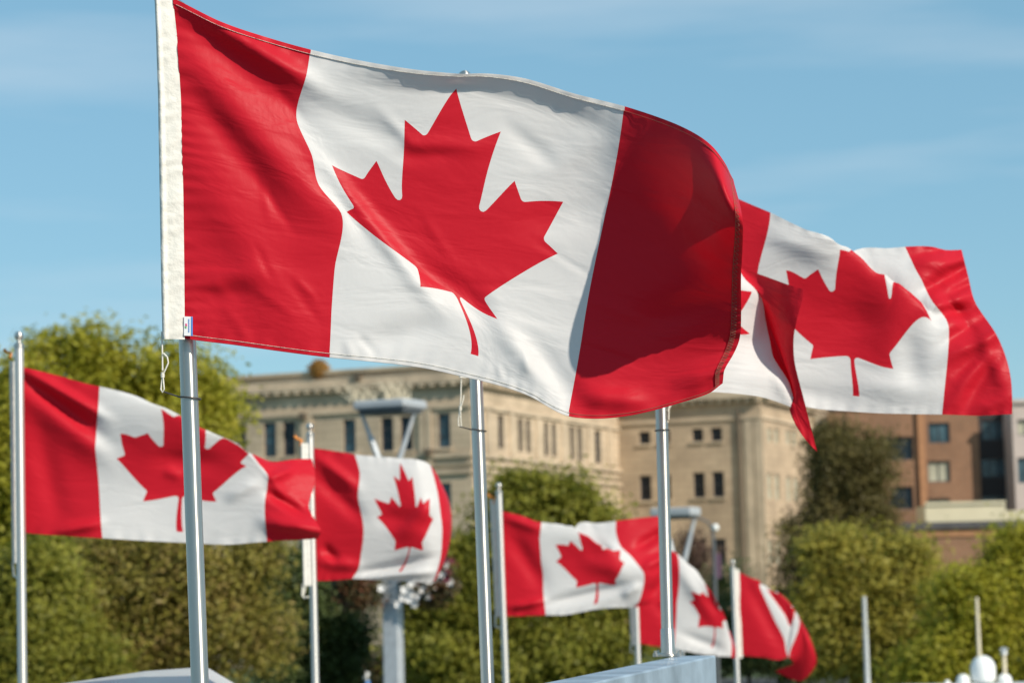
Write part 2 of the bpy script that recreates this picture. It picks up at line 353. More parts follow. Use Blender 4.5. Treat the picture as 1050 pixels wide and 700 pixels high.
sl = [rA.rect(c, y0, y1, w_) for c, y0, y1, w_ in ((513.6,425,459.5,5.8),(533.6,428.5,463,4.7),(541.8,429.5,464.2,4.7),(560.2,432.5,467,4.7),(568,433.5,468.2,4.7),(586.8,436.8,471.2,4.5),(594.2,438,472.4,4.5),(613,441,474.8,5.8),
      (514,497,520,5.6),(534,500,522,5.8),(542,501,523,5.8),(560,503,526,4.5),(568,504,527,4.5),(587,506,529,4.5),(594.5,507,530,4.5),(617,509,531,5.8))]
LA = 29.0
sl = nonoverlap(sl, 0, LA)
wall(rA, 0, LA, 0, DK, sl, MAT['stoneA'], bA)
for r in sl: window(rA, r, bA, MAT['glass'], bars=(1, 3))
def hz(py, px=340): return zl(fA, px, py)
z_par, z_c1, z_c2, z_den, z_str, z_sill, z_b2, z_b3 = DK, hz(393), hz(397.5), hz(403), hz(423), hz(469), hz(476), hz(489)
for pl, s0, s1 in ((fA, 0, 60), (rA, 0, LA)):
    e0 = .0 if pl is fA else -.9
    band(pl, s0, s1, z_c1-.15, z_c1+.25, .3, MAT['trim'], bA); band(pl, s0, s1+(.48 if pl is fA else 0), z_c2-.1, z_c1-.15, .48, MAT['trim'], bA)
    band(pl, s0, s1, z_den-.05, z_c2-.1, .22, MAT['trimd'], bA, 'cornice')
    dentils(pl, s0+.3, s1-.3, z_den+.02, z_c2-.13, .75, .23, .48, MAT['trim'], bA)
    band(pl, s0, s1, z_str-.12, z_str+.14, .16, MAT['trim'], bA, 'string_course'); band(pl, s0, s1, z_sill-.35, z_sill-.08, .2, MAT['trim'], bA, 'string_course')
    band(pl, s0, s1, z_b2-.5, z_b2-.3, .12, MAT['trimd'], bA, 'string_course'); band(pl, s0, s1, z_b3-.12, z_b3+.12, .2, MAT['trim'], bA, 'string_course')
    band(pl, s0, s1, z_par-.02, z_par+.2, .22, MAT['trim'], bA, 'coping', .5)
for px in (312, 318, 440, 433):                           # shallow pilasters of the front
    a, _ = fA.hit(px, 450); band(fA, a-.2, a+.2, 0, z_str-.12, .14, MAT['trim'], bA, 'pilaster')
for px in (500, 524, 551, 577, 604, 624):
    a, _ = rA.hit(px, 450); band(rA, a-.35, a+.35, z_sill, z_str-.12, .12, MAT['trim'], bA, 'pilaster')
for px, y0, y1 in ((312.5, 424, 430), (369, 383, 391), (440.5, 487, 492), (440.5, 462, 466)):
    a, z = fA.hit(px, (y0+y1)/2); m = MB(); m.box(fA.pt(a, z, .25), (.45, .5, .45), (fA.e, fA.n, Vector((0,0,1)))); m.build('bracket', MAT['pipe'], bA)
m = MB(); c0 = fA.pt(60, DK-.9); m.add([fA.pt(0, DK-.9, -.4), fA.pt(60, DK-.9, -.4), rA.pt(LA, DK-.9, -.4), rA.pt(LA, DK-.9, -.4) - fA.e*60], [(0,1,2,3)]); m.build('roof', MAT['slate'], bA)
# block B: front starts where A's flank ends
B0 = rA.pt(LA, 0); fB = Plane((B0.x, B0.y), (ca, -sa))
sBc = fB.hit(783, 500)[0]
Bc = fB.pt(sBc, 0); rB = Plane((Bc.x, Bc.y), (sa, ca))
zB = zl(fB, 700, 405)
bB = thing('stone_building', 'plain tan stone block with small square windows, left of the dark conifer', 'building', (Bc.x, Bc.y+5, 0))
wb = [fB.rect(c, y0, y1, w_) for c, y0, y1, w_ in ((660.7,442.5,455,11.5),(681,441.5,454,11.5),(715,439.5,452.5,11.5),(734.3,438.5,452,11.5),(661.5,487.5,513,12),(681.5,486.5,512,12),(716.3,484.5,510,12),(736,483.5,509.5,12),(663,556,585,12),(683,555,584,12),(718,553,582,12),(738,552,581,12))]
wb = nonoverlap(wb, 0, sBc)
wall(fB, 0, sBc, 0, zB, wb, MAT['stoneB'], bB)
for r in wb: window(fB, r, bB, MAT['glass'], bars=(2, 2), sill=MAT['trim'])
wr = []
for c, y0, y1 in ((789.5,437.5,454),(796.5,438.5,455),(808.5,440,456),(815,441,457),(789.5,484,512),(797,485,513),(809,487,514),(816,488,515),(790,552,580),(798,553,580),(810,554,581)): wr.append(rB.rect(c, y0, y1, 5.2))
LB = 16; wr = nonoverlap(wr, 0, LB)
wall(rB, 0, LB, 0, zB, wr, MAT['stoneB'], bB)
for r in wr: window(rB, r, bB, MAT['pane_pale'], fr=MAT['trim'], bars=(1, 2), depth=.16)
zf, zd0, zd1 = zl(fB, 700, 431.5), zl(fB, 700, 416), zl(fB, 700, 411.5)
for pl, s1 in ((fB, sBc), (rB, LB)):
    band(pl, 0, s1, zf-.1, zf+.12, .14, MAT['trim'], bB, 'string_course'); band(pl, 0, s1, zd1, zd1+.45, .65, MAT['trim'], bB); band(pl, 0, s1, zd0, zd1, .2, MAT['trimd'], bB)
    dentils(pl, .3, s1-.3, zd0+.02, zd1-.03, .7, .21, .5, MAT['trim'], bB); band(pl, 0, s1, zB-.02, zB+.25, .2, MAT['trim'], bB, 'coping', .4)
a, _ = fB.hit(759.5, 480); m = MB(); m.tube([fB.pt(a, 0, .14), fB.pt(a, zB-1.3, .14)], .13, 8); m.build('downpipe', MAT['pipe'], bB)
for px in (769, 779): a, _ = fB.hit(px, 480); band(fB, a-.32, a+.32, 0, zf-.1, .07, MAT['trim'], bB, 'pilaster')
m = MB(); m.add([fB.pt(0, zB-.8, -.4), fB.pt(sBc, zB-.8, -.4), rB.pt(LB, zB-.8, -.4), rB.pt(LB, zB-.8, -.4)-fB.e*sBc], [(0,1,2,3)]); m.build('roof', MAT['slate'], bB)
# wing behind, low link seen left of the brick block
a0 = P(834, 420, 196); a1 = P(858, 420, 196); pw = Plane((a0.x-3, a0.y), (1, 0)); hw = zl(pw, 845, 421)
bw = thing('stone_building', 'grey-beige building strip showing between the conifer and the brown brick building', 'building', (a0.x, a0.y+5, 0))
wall(pw, 0, 8, 0, hw, [pw.rect(845, 428, 437, 7)], MAT['stoneA'], bw); window(pw, pw.rect(845, 428, 437, 7), bw, MAT['teal'])
band(pw, 0, 8, hw-.02, hw+.3, .2, MAT['trim'], bw, 'coping', .3)
m = MB(); m.box(pw.pt(4, hw/2, -4), (8, 7.4, hw-.4), (pw.e, pw.n, Vector((0,0,1)))); m.build('wall', MAT['stoneA'], bw)
# brown brick building
D = 188
g0 = P(852, 500, D+1); fC = Plane((g0.x, g0.y), (1, -.03))
S = lambda px, py=500: fC.hit(px, py)[0]
zC = zl(fC, 900, 419.5)
bC = thing('brick_building', 'brown brick building with teal windows and an orange brick pier, at the right edge', 'building', (g0.x+9, g0.y+6, 0))
cw = [fC.rect(921, 448, 471.5, 30), fC.rect(924, 499, 522, 24), fC.rect(962.5, 433.5, 454, 22), fC.rect(962.5, 472.5, 494, 23), fC.rect(962.5, 511, 530, 23), fC.rect(884, 450, 473, 26), fC.rect(884, 500, 523, 26)]
sR = S(1006)
wall(fC, 0, sR, 0, zC, cw, MAT['brick'], bC)
gl = [MAT['glass'], MAT['glass'], MAT['teal'], MAT['pane_pale'], MAT['pane_pale'], MAT['glass'], MAT['glass']]
for r, g in zip(cw, gl): window(fC, r, bC, g, bars=(2 if g is not MAT['glass'] else 3, 1), depth=.28)
band(fC, S(943), S(950), 0, zC+.1, .3, MAT['brickl'], bC, 'pier'); band(fC, 0, sR, zC-.02, zC+.2, .15, MAT['slate'], bC, 'coping', .3)
fD = Plane(fC.pt(sR, 0, -1.2), fC.e); sD = fD.hit(1040, 500)[0]
dw = [fD.rect(1019, y0, y1, 26) for y0, y1 in ((431, 451), (470, 489), (508, 526))]
wall(fD, 0, sD, 0, zC, dw, MAT['dbrick'], bC)
for r in dw: window(fD, r, bC, MAT['teal'], bars=(3, 1), depth=.2)
m = MB(); m.quad(fC.pt(sR, 0), fC.pt(sR, 0, -1.2), fC.pt(sR, zC, -1.2), fC.pt(sR, zC)); m.build('wall', MAT['brickl'], bC)
m = MB(); m.box(fC.pt(sR/2, zC/2, -6), (sR-.1, 9, zC-.5), (fC.e, fC.n, Vector((0,0,1)))); m.build('wall', MAT['brickl'], bC)
g1 = P(1041, 500, D-2); fE = Plane((g1.x, g1.y), (1, 0)); zE = zl(fE, 1046, 413)
bE = thing('stone_building', 'pinkish stone building end with tall windows, cut off by the right edge', 'building', (g1.x+5, g1.y+5, 0))
ew = [fE.rect(1051, y0, y1, 16) for y0, y1 in ((430, 446), (469, 495))]
wall(fE, 0, 12, 0, zE, ew, MAT['pink'], bE); window(fE, ew[0], bE, MAT['pane_pale'], bars=(2, 1)); window(fE, ew[1], bE, MAT['teal'], bars=(2, 1))
m = MB(); m.box(fE.pt(6, zE/2-.1, -4.5), (11.9, 8, zE-.3)); m.build('wall', MAT['pink'], bE); band(fE, 0, 12, zE-.02, zE+.3, .25, MAT['pink'], bE, 'coping', .3)
# cream parapet storey and low brick range in front
fG = Plane(P(925, 550, 165), (1, 0)); zG = zl(fG, 1000, 541); zg2 = zl(fG, 1000, 534)
bG = thing('brick_building', 'low brick building with a dark roof edge and small blue sign, under the cream wall', 'building', fG.pt(5, 0, -4))
aw = fG.rect(1037, 592, 640, 20)
wall(fG, 0, 22, 0, zG, [aw], MAT['brick'], bG); window(fG, aw, bG, MAT['glass'], bars=(2, 3))
band(fG, -.2, 22, zG, zg2, .35, MAT['slate'], bG, 'roof_edge', .4); band(fG, 0, 22, zG-.55, zG, .12, MAT['brickl'], bG, 'cornice')
m = MB(); m.box(fG.pt(11, zG/2-.1, -5), (21.9, 9, zG-.3)); m.build('roof', MAT['slate'], bG)
sg = fG.rect(1032, 568, 577, 9); m = MB(); m.box(fG.pt((sg[0]+sg[1])/2, (sg[2]+sg[3])/2, .05), (sg[1]-sg[0], .1, sg[3]-sg[2])); m.build('wall_sign', MAT['blue'], bG)
fH = Plane(P(949, 530, 176), (1, 0)); zH = zl(fH, 990, 517); sH = fH.hit(1031, 520)[0]
bH = thing('cream_building', 'cream rendered low storey in front of the brown brick building', 'building', fH.pt(4, 0, -2))
m = MB(); m.box(fH.pt(sH/2, zH/2, -2), (sH, 4, zH)); zH2 = zl(fH, 1040, 523); m.box(fH.pt(sH+4, zH2/2, -2.1), (7.99, 4, zH2)); m.build('wall', MAT['cream'], bH)
band(fH, 0, sH, zH+.003, zH+.22, .15, MAT['cream'], bH, 'coping', .3)

# ------------------------------------------------------------------ trees
def leaf_cloud(centres, radii, n_clump, n_leaf, size, spread, bias=.55, elong=1.5, droop=0):
    """numpy leaf quads: clumps through the ellipsoids' volume, leaves around each clump"""
    cs = []; od = []
    n_leaf = int(n_leaf*2.9); size = size*.56
    vol = np.array([r[0]*r[1]*r[2] for r in radii])**.62; pick = rng.choice(len(centres), n_clump, p=vol/vol.sum())
    for k in pick:
        d = rng.normal(size=3); d /= np.linalg.norm(d); t = rng.random()**(1/3)
        t = bias + (1-bias)*t if rng.random() < .75 else t
        cs.append(np.array(centres[k]) + d*np.array(radii[k])*t*rng.uniform(.82, 1.08)); od.append(d)
    cs = np.array(cs); sc = rng.uniform(.6, 1.35, len(cs))
    p = np.repeat(cs, n_leaf, 0) + np.clip(rng.normal(size=(len(cs)*n_leaf, 3)), -2.1, 2.1)*spread*1.25*np.repeat(sc, n_leaf)[:, None]*np.array([1, 1, .7])
    n = len(p); nr = np.repeat(np.array(od), n_leaf, 0)*.9 + np.array([0, 0, .55]) + rng.normal(size=(n, 3))*.55; nr /= np.linalg.norm(nr, axis=1)[:, None]
    a = np.cross(nr, rng.normal(size=(n, 3)) + np.array([0, 0, .01])) ; a[:, 2] -= droop*.6; a /= np.linalg.norm(a, axis=1)[:, None]
    b = np.cross(a, nr); b /= np.linalg.norm(b, axis=1)[:, None]
    s = size*1.2*rng.uniform(.6, 1.3, n)[:, None]
    v = np.stack([p - a*s*elong*.5, p + b*s*.45, p + a*s*elong*.5, p - b*s*.45], 1).reshape(-1, 3)
    return v, cs
def fast_mesh(name, v, m, parent):
    base = np.array(root_loc(parent)); v = v - base; n = len(v)//4; me = bpy.data.meshes.new(name)
    me.vertices.add(len(v)); me.vertices.foreach_set('co', v.ravel()); me.loops.add(n*4); me.loops.foreach_set('vertex_index', np.arange(n*4, dtype=np.int32))
    me.polygons.add(n); me.polygons.foreach_set('loop_start', np.arange(0, n*4, 4, dtype=np.int32)); me.polygons.foreach_set('loop_total', np.full(n, 4, dtype=np.int32))
    me.materials.append(m); me.update(calc_edges=True); me.validate()
    o = bpy.data.objects.new(name, me); C.objects.link(o); o.parent = parent; return o
def tree(name, label, cat, Y, blobs, m, n_clump=420, n_leaf=34, size=.2, spread=.35, trunk=.22, group='trees on the waterfront', ground=0, bias=.55, droop=0, limbs=9, deep=.8):
    """blobs: (px, py, rx_px, ry_px) of the crown at distance Y"""
    k = Y/F; cen = []; rad = []
    for bl in blobs:
        px, py, rx, ry = bl[:4]; dy = bl[4] if len(bl) > 4 else 0
        c = P(px, py, Y+dy); cen.append(tuple(c)); rad.append((rx*k*.86, max(rx, ry)*k*deep*.86, ry*k*.86))
        for j in range(5):
            a = rng.uniform(0, 6.283); q = rng.uniform(.28, .46); e = rng.uniform(-.6, .2)
            cen.append((c.x+math.cos(a)*rx*k*.82, c.y+e*max(rx, ry)*k*deep, c.z+math.sin(a)*ry*k*.82)); rad.append((rx*k*q, max(rx, ry)*k*q*.8, ry*k*q))
    cx = sum(c[0]*r[0] for c, r in zip(cen, rad))/sum(r[0] for r in rad); n_clump = int(n_clump*1.15)
    t = thing(name, label, cat, (cx, Y, ground), group)
    v, cs = leaf_cloud(cen, rad, n_clump, n_leaf, size, spread, bias, droop=droop)
    top = max(c[2]+r[2]*.6 for c, r in zip(cen, rad)); low = min(c[2]-r[2]*.5 for c, r in zip(cen, rad))
    mb = MB(); zt = max(low, ground+.8)
    pts = [Vector((cx, Y, ground-.1)), Vector((cx+.05, Y, ground+(zt-ground)*.5)), Vector((cx-.08, Y+.1, zt)), Vector((cx+.1, Y, (zt+top)/2)), Vector((cx, Y, top))]
    mb.tube(pts, [trunk*1.25, trunk, trunk*.85, trunk*.5, trunk*.12], 10)
    for j in range(limbs):
        c = Vector(cs[rng.integers(len(cs))]); z = max(ground+.8, zt + (c.z-zt)*.35); o = Vector((cx, Y, min(z, top)))
        mid = o.lerp(c, .5) + Vector((0, 0, .25)); mb.tube([o, mid, c], [trunk*.42, trunk*.25, trunk*.06], 6)
    mb.build('trunk', MAT['bark'], t, smooth=True)
    fast_mesh('crown', v, m, t)
    return t
tree('broadleaf_tree', 'large lime green tree behind the leftmost flag, touching the sky', 'tree', 78,
     [(60,420,85,75),(150,440,70,75),(20,470,70,90),(110,520,110,80),(197,432,32,70,2),(30,560,80,70),(200,385,16,22,2),(60,362,45,22),(95,350,20,12)], LIME, 720, 30, .22, .40, .3, limbs=22)
tree('broadleaf_tree', 'olive brown bushy tree below the leftmost flag, around the near pole', 'tree', 62,
     [(160,600,95,55,0),(230,640,50,70),(110,665,75,50),(255,575,25,30)], OLIVE, 500, 32, .15, .3, .18, limbs=20)
tree('broadleaf_tree', 'mid green bushy tree at the bottom left corner, under the leftmost flag', 'tree', 58,
     [(25,620,70,60),(10,680,60,60),(70,690,60,40)], GREEN, 420, 36, .15, .3, .16)
tree('evergreen_tree', 'dark green evergreen beside the second white flagpole, below the flag there', 'tree', 84,
     [(300,640,55,60),(325,600,35,45),(345,655,26,40),(280,600,35,35)], DARK, 420, 36, .18, .34, .2)
tree('broadleaf_tree', 'rounded green tree in front of the tan building, behind the middle poles', 'tree', 80,
     [(545,535,45,40),(575,520,32,28),(510,560,40,45),(470,600,50,50),(560,620,80,60),(450,650,45,50),(610,640,50,55),(520,680,90,40),(600,545,25,28)], GREEN, 860, 34, .2, .36, .24)
bough = [(864,434,9,8),(866,452,15,12),(870,480,20,20),(862,525,20,30),(886,535,20,26),(855,590,28,34),(893,590,28,32),(832,600,26,44),(826,645,26,34)]
for k in range(30):
    f_ = (k+.5)/30; sd_ = 1 if k % 2 else -1; yb = 440+f_*190; rch = (26+f_*50)*rng.uniform(.5, 1.3)
    for q in (.4, .72, 1.0): bough.append((868+f_*8+sd_*rch*q, yb+10*q*q+rng.uniform(-3, 3), 19*(1.25-q*.5), 11*(1.2-q*.4), rng.uniform(-1.2, 1.2)))
tree('conifer', 'dark brownish conifer in front of the brick building, feathery top', 'tree', 104, bough, CEDAR, 1000, 26, .15, .32, .26, droop=.8, limbs=26)
tree('broadleaf_tree', 'pale yellow-green tree below the dark conifer, behind the tall boat mast', 'tree', 78,
     [(890,585,55,40),(870,640,48,60),(925,620,42,55),(905,670,65,45),(860,560,22,18)], YELLOW, 470, 21, .19, .34, .2, limbs=24)
tree('broadleaf_tree', 'yellow-green tree at the right edge, behind the white boat domes', 'tree', 72,
     [(1020,610,50,40),(1050,590,40,40),(985,650,40,50),(1030,665,55,45),(960,690,50,30)], LIME, 480, 26, .17, .32, .2)
tree('bare_tree', 'small leafless reddish tree in front of the plain stone block', 'tree', 120,
     [(708,570,14,22),(715,600,20,30),(700,590,12,25)], TWIG, 90, 24, .16, .4, .1, limbs=24)
tree('shrub', 'dark green shrubs behind the smallest flag, at the foot of the stone block', 'shrub', 112,
     [(745,620,28,35),(780,660,45,25),(720,680,30,25),(830,660,30,35)], DARK, 260, 30, .2, .35, .1)
tree('hedge', 'brownish hedge at the foot of the tan building, beside the lamp post', 'hedge', 92,
     [(372,690,30,14),(410,688,28,16),(440,692,30,14)], HEDGE, 200, 34, .14, .22, .06, group='hedges')
rs = fA.hit(326, 388); q = fA.pt(rs[0], DK+.2, -.3)
t = thing('shrub', 'rust orange bush growing on the roof parapet of the tan building', 'shrub', q)
v, cs = leaf_cloud([(q.x, q.y-.2, q.z+.15)], [(.52, .45, .52)], 80, 40, .12, .14, .3); fast_mesh('foliage', v, RUST, t)
mb = MB(); mb.tube([q-Vector((0,0,.3)), q+Vector((.05,0,.3))], [.06, .03], 6)
for j in range(6): mb.tube([q, Vector(cs[j])], [.03, .01], 5)
mb.build('stem', MAT['bark'], t)

# ------------------------------------------------------------------ lamps in the middle distance
def basket(loc, r, label, trail, white=26):
    t = thing('hanging_basket', label, 'flower basket', loc, 'flower baskets on the lamp post'); loc = Vector(loc)
    mb = MB(); mb.lathe([(.02, -r*.62), (r*.35, -r*.55), (r*.58, -r*.25), (r*.62, 0), (r*.56, 0)], loc, n=14); mb.build('basket', MAT['pipe'], t, smooth=True)
    v, cs = leaf_cloud([tuple(loc+Vector((0,0,.05))), tuple(loc+Vector((0,0,-r*.5)))], [(r*1.1, r, r*.6), (r*.95, r*.9, r*.6)], 70, 26, .09, .1, .4); fast_mesh('foliage', v, HEDGE, t)
    fl = MB(); wf = MB()
    for k in range(white):
        c = (P(*trail[k % len(trail)], loc.y-.35) if trail else Vector(cs[k % len(cs)])) + Vector((random.gauss(0,.13), random.uniform(-.15,.1), random.gauss(0,.12)))
        for j in range(5):
            a = j*1.2566; d = Vector((math.cos(a), -.3, math.sin(a)))*.055
            (fl if k % 6 else wf).add([c, c+d+d.cross(Vector((0,1,0)))*.6, c+d*1.5, c+d-d.cross(Vector((0,1,0)))*.6], [(0,1,2,3)])
    fl.build('white_blossoms', MAT['flower'], t); wf.build('wine_blossoms', MAT['wine'], t)
    ch = MB()
    for k in range(3): a = k*2.09; ch.tube([loc+Vector((math.cos(a)*r*.6, math.sin(a)*r*.6, 0)), loc+Vector((0,0,r*1.5))], .008, 5)
    ch.build('chain', MAT['wire'], t)
def canopy_lamp(Y, post_px, post_w, can, arms, label, z_post_top, spikes, wid=None):
    """can: (x0, x1, ytop, depth m); arms: list of (xa, ya, xb, yb)"""
    b = P(post_px, 640, Y); t = thing('lamp_post', label, 'lamp post', (b.x, Y, 0), 'modern lamp posts with flat canopies'); k = Y/F
    top = P(post_px-1, z_post_top, Y)
    mb = MB(); mb.bevbox((b.x, Y, top.z/2), (post_w*k, post_w*k, top.z), .02, (Vector((.96,-.28,0)), Vector((.28,.96,0)), Vector((0,0,1)))); mb.build('post', MAT['zinc'], t)
    mb = MB(); mb.bevbox((b.x, Y, .1), (post_w*k*1.8, post_w*k*1.8, .2), .03); mb.build('base', MAT['zinc'], t)
    x0, x1, yt, dep, th = can; a = P(x0, yt, Y-dep/2); c = P(x1, yt, Y-dep/2); wid = wid or c.x-a.x; zc = (a.z+c.z)/2-th/2
    mb = MB(); mb.bevbox(((a.x+c.x)/2, Y, zc), (wid, dep, th), .04, (Vector((.91,-.41,0)), Vector((.41,.91,0)), Vector((0,0,1)))); cp = mb.build('canopy', MAT['grey'], t)
    mb = MB(); mb.bevbox(((a.x+c.x)/2, Y, zc-th/2-.04), (wid*.88, dep*.8, .08), .02, (Vector((.91,-.41,0)), Vector((.41,.91,0)), Vector((0,0,1)))); mb.build('shaded_underside', MAT['greyd'], cp)  # dark grey paints in the shade beneath the canopy
    for xa, ya, xb, yb in arms:
        p0, p1 = P(xa, ya, Y), P(xb, yb, Y); p0.z = min(p0.z, zc-th/2)
        mb = MB(); mb.tube([p0, p0.lerp(p1, .5), p0.lerp(p1, .52), p1], [1.9*k, 2.2*k, 3.2*k, 3.4*k] if xa < post_px else [2*k, 2.2*k, 2.3*k, 2.6*k], 8); mb.build('arm', MAT['zinc'], t)
        mb = MB(); mb.tube([p1, Vector((b.x, Y, top.z-.15))], 3.2*k, 8); mb.build('arm_bracket', MAT['zinc'], t)
    for sx, n, hh in spikes:
        p = P(sx, yt, Y); p.z = zc+th/2; mb = MB()
        for j in range(n):
            bx = p + Vector((random.uniform(-.25,.28), random.uniform(-.2,.2), 0)); tp = bx + Vector((random.gauss(-.12,.14), random.gauss(0,.08), random.uniform(.5,1)*hh)); mb.tube([bx, bx.lerp(tp,.55)+Vector((.02,0,.02)), tp], [.009, .006, .002], 4)
        mb.build('dry_grass', MAT['straw'], t)
    return t
lp1 = canopy_lamp(45, 403, 17, (361, 436, 409, 1.0, .17), [(371,424,388,470), (425,422,410,470)], 'tall grey lamp post with flat canopy and flower baskets, behind the upright maple leaf', 495, [(372, 40, .40), (406, 46, .46)], 1.12)
b1 = P(443, 592, 44.8); basket(b1, .42, 'flower basket trailing white blossoms on the right of the lamp post', [(450,578),(447,589),(441,597),(432,601),(421,612),(446,583)], 54)
b2 = P(368, 597, 44.8); basket(b2, .40, 'dark withered flower basket on the left of the lamp post', [(385,603),(352,598),(398,600)], 3)
t = lp1; mb = MB(); mb.tube([P(368,583,44.8), P(400,578,45), P(443,574,44.8)], .03, 6); mb.build('basket_bracket', MAT['greyd'], t)
canopy_lamp(72, 694, 11, (671, 716, 520, .9, .26), [(681,533,690,572), (712,532,702,574)], 'shorter grey lamp post with flat canopy, behind the pole on the beam', 590, [(676, 5, .2)])
b = P(733, 600, 95); t = thing('street_lamp', 'thin dark street lamp with a small white head, before the plain stone block', 'street lamp', (b.x, 95, 0))
mb = MB(); mb.tube([(b.x, 95, 0), P(732, 560, 95), P(731, 543, 95)], [.09, .07, .06], 8); mb.build('post', MAT['greyd'], t)
mb = MB(); mb.tube([P(731,545,95), P(726,535,95), P(718,531,95), P(708,531,95)], [.05,.045,.04,.035], 7); mb.build('arm', MAT['greyd'], t)
mb = MB(); mb.lathe([(.02,-.16),(.12,-.12),(.15,0),(.1,.1),(.02,.13)], P(733.5,540,95), n=14); mb.build('lamp_head', MAT['gel'], t, smooth=True)
mb = MB(); mb.bevbox(P(735,580,95), (.35,.05,1.0), .02); mb.build('banner', MAT['banner'], t)

# ------------------------------------------------------------------ people, post, boat
def person(px, py_head, Y, label, coat, hw=1.0):
    h = P(px, py_head, Y); hd = h.z; x = h.x; sc = hd/1.62
    t = thing('person', label, 'person', (x, Y, 0), 'people on the path')
    V = [(0,0,.95),(0,0,1.15),(0,0,1.38),(0,-.01,1.48),(0,-.02,1.57),(0,-.03,1.66),
         (.17,0,1.40),(.24,.02,1.13),(.22,-.10,.90),(.21,-.15,.80),(-.17,0,1.40),(-.24,.02,1.13),(-.23,-.05,.88),(-.22,-.1,.78),
         (.09,0,.90),(.10,-.02,.50),(.11,.03,.09),(.12,-.12,.04),(-.09,0,.90),(-.11,.02,.50),(-.12,.08,.09),(-.12,-.07,.04)]
    E = [(0,1),(1,2),(2,3),(3,4),(4,5),(2,6),(6,7),(7,8),(8,9),(2,10),(10,11),(11,12),(12,13),(0,14),(14,15),(15,16),(16,17),(0,18),(18,19),(19,20),(20,21)]
    Rr = [.15,.15,.17,.065,.095,.09,.08,.055,.04,.045,.08,.055,.04,.045,.10,.075,.05,.04,.10,.075,.05,.04]
    me = bpy.data.meshes.new('body'); me.from_pydata([(a*sc, b_*sc, c*sc) for a, b_, c in V], E, []); me.materials.append(MAT['skin'])
    o = bpy.data.objects.new('body', me); C.objects.link(o); o.parent = t
    sk = o.modifiers.new('skin', 'SKIN'); sk.use_smooth_shade = True; o.modifiers.new('sub', 'SUBSURF').render_levels = 2
    for i, r in enumerate(Rr): me.skin_vertices[0].data[i].radius = (r*sc, r*.85*sc)
    me.skin_vertices[0].data[0].use_root = True
    base = Vector((x, Y, 0)); W = lambda a, b_, c: base + Vector((a, b_, c))*sc
    mb = MB(); mb.tube([W(0,0,.82), W(0,0,1.0), W(0,0,1.2), W(0,0,1.38), W(0,0,1.47)], [.2*sc,.19*sc,.2*sc,.19*sc,.08*sc], 12)
    for s in (1, -1): mb.tube([W(s*.15,0,1.42), W(s*.24,.02,1.13), W(s*.22,-.1,.9)], [.1*sc,.075*sc,.055*sc], 8)
    mb.build('coat', coat, t, smooth=True)
    mb = MB()
    for s in (1, -1): mb.tube([W(s*.09,0,.92), W(s*.105,0,.5), W(s*.115,.05,.1)], [.12*sc,.09*sc,.075*sc], 8)
    mb.build('trousers', MAT['jeans'], t, smooth=True)
    mb = MB(); mb.lathe([(.115*sc,-.02),(.118*sc,.05),(.09*sc,.12),(.02,.15)], W(0,.025,1.62), n=12); mb.build('hair', MAT['hair'], t, smooth=True)
person(338.5, 680, 100, 'person in a dark coat, left of the small white post', MAT['coat'])
person(355, 684, 99, 'person in a rust brown coat beside the hedge', MAT['coatr'])
b = P(376, 700, 90); t = thing('bollard', 'small white bollard at the foot of the lamp post', 'bollard', (b.x, 90, 0))
zt = P(376, 688, 90).z
mb = MB(); mb.lathe([(.12,0),(.12,zt-.15),(.1,zt-.05),(.03,zt)], (b.x, 90, 0), n=12); mb.build('post', MAT['gel'], t, smooth=True)
mb = MB(); mb.lathe([(.124,0),(.124,.16)], (b.x, 90, zt-.5), n=12); mb.build('band', MAT['tagblue'], t, smooth=True)

YB = 46; bx = P(985, 700, YB).x; t = thing('boat', 'white motor boat whose domes and antennas show at the bottom right', 'boat', (bx, YB, -1.2)); boat = t
zr = P(1008, 698, YB).z - .12
sec = []
for i, (yy, hw_, zk) in enumerate(((-5, .1, .6), (-3.8, 1.1, .2), (-1.5, 1.85, 0), (2, 2.0, 0), (5, 1.8, .1))):
    sec.append([(bx-hw_, YB+yy, .35+.12*(4-i)/2), (bx-hw_*.75, YB+yy, -1.1+zk), (bx, YB+yy, -1.5+zk), (bx+hw_*.75, YB+yy, -1.1+zk), (bx+hw_, YB+yy, .35+.12*(4-i)/2)])
mb = MB(); v = sum(sec, []); f = []
for i in range(4):
    for k in range(4): f.append((i*5+k, i*5+k+1, i*5+6+k, i*5+5+k))
    f.append((i*5+4, i*5, i*5+5, i*5+9))
f += [(0,1,2,3,4), (24,23,22,21,20)]
mb.add(v, f); mb.build('hull', MAT['gel'], t)
mb = MB(); mb.bevbox((bx, YB+.6, 1.0), (3.3, 5.6, 1.3), .12); mb.build('cabin', MAT['gel'], t)
mb = MB(); mb.bevbox((bx, YB-2.21, 1.2), (2.9, .05, .6), .02); mb.build('windscreen', MAT['glass'], t)
for s in (-1, 1): mb = MB(); mb.bevbox((bx+s*1.655, YB+.8, 1.2), (.05, 4.4, .55), .02); mb.build('window', MAT['glass'], t)
mb = MB(); mb.bevbox((bx, YB+.5, zr-.08), (3.9, 3.4, .14), .05); mb.build('roof', MAT['gel'], t)
for sx, sy in ((-1,-1),(1,-1),(1,1),(-1,1)):
    mb = MB(); mb.tube([(bx+sx*1.5, YB+.5+sy*1.4, 1.6), (bx+sx*1.6, YB+.5+sy*1.4, zr-.12)], .04, 8); mb.build('roof_post', MAT['alu'], t)
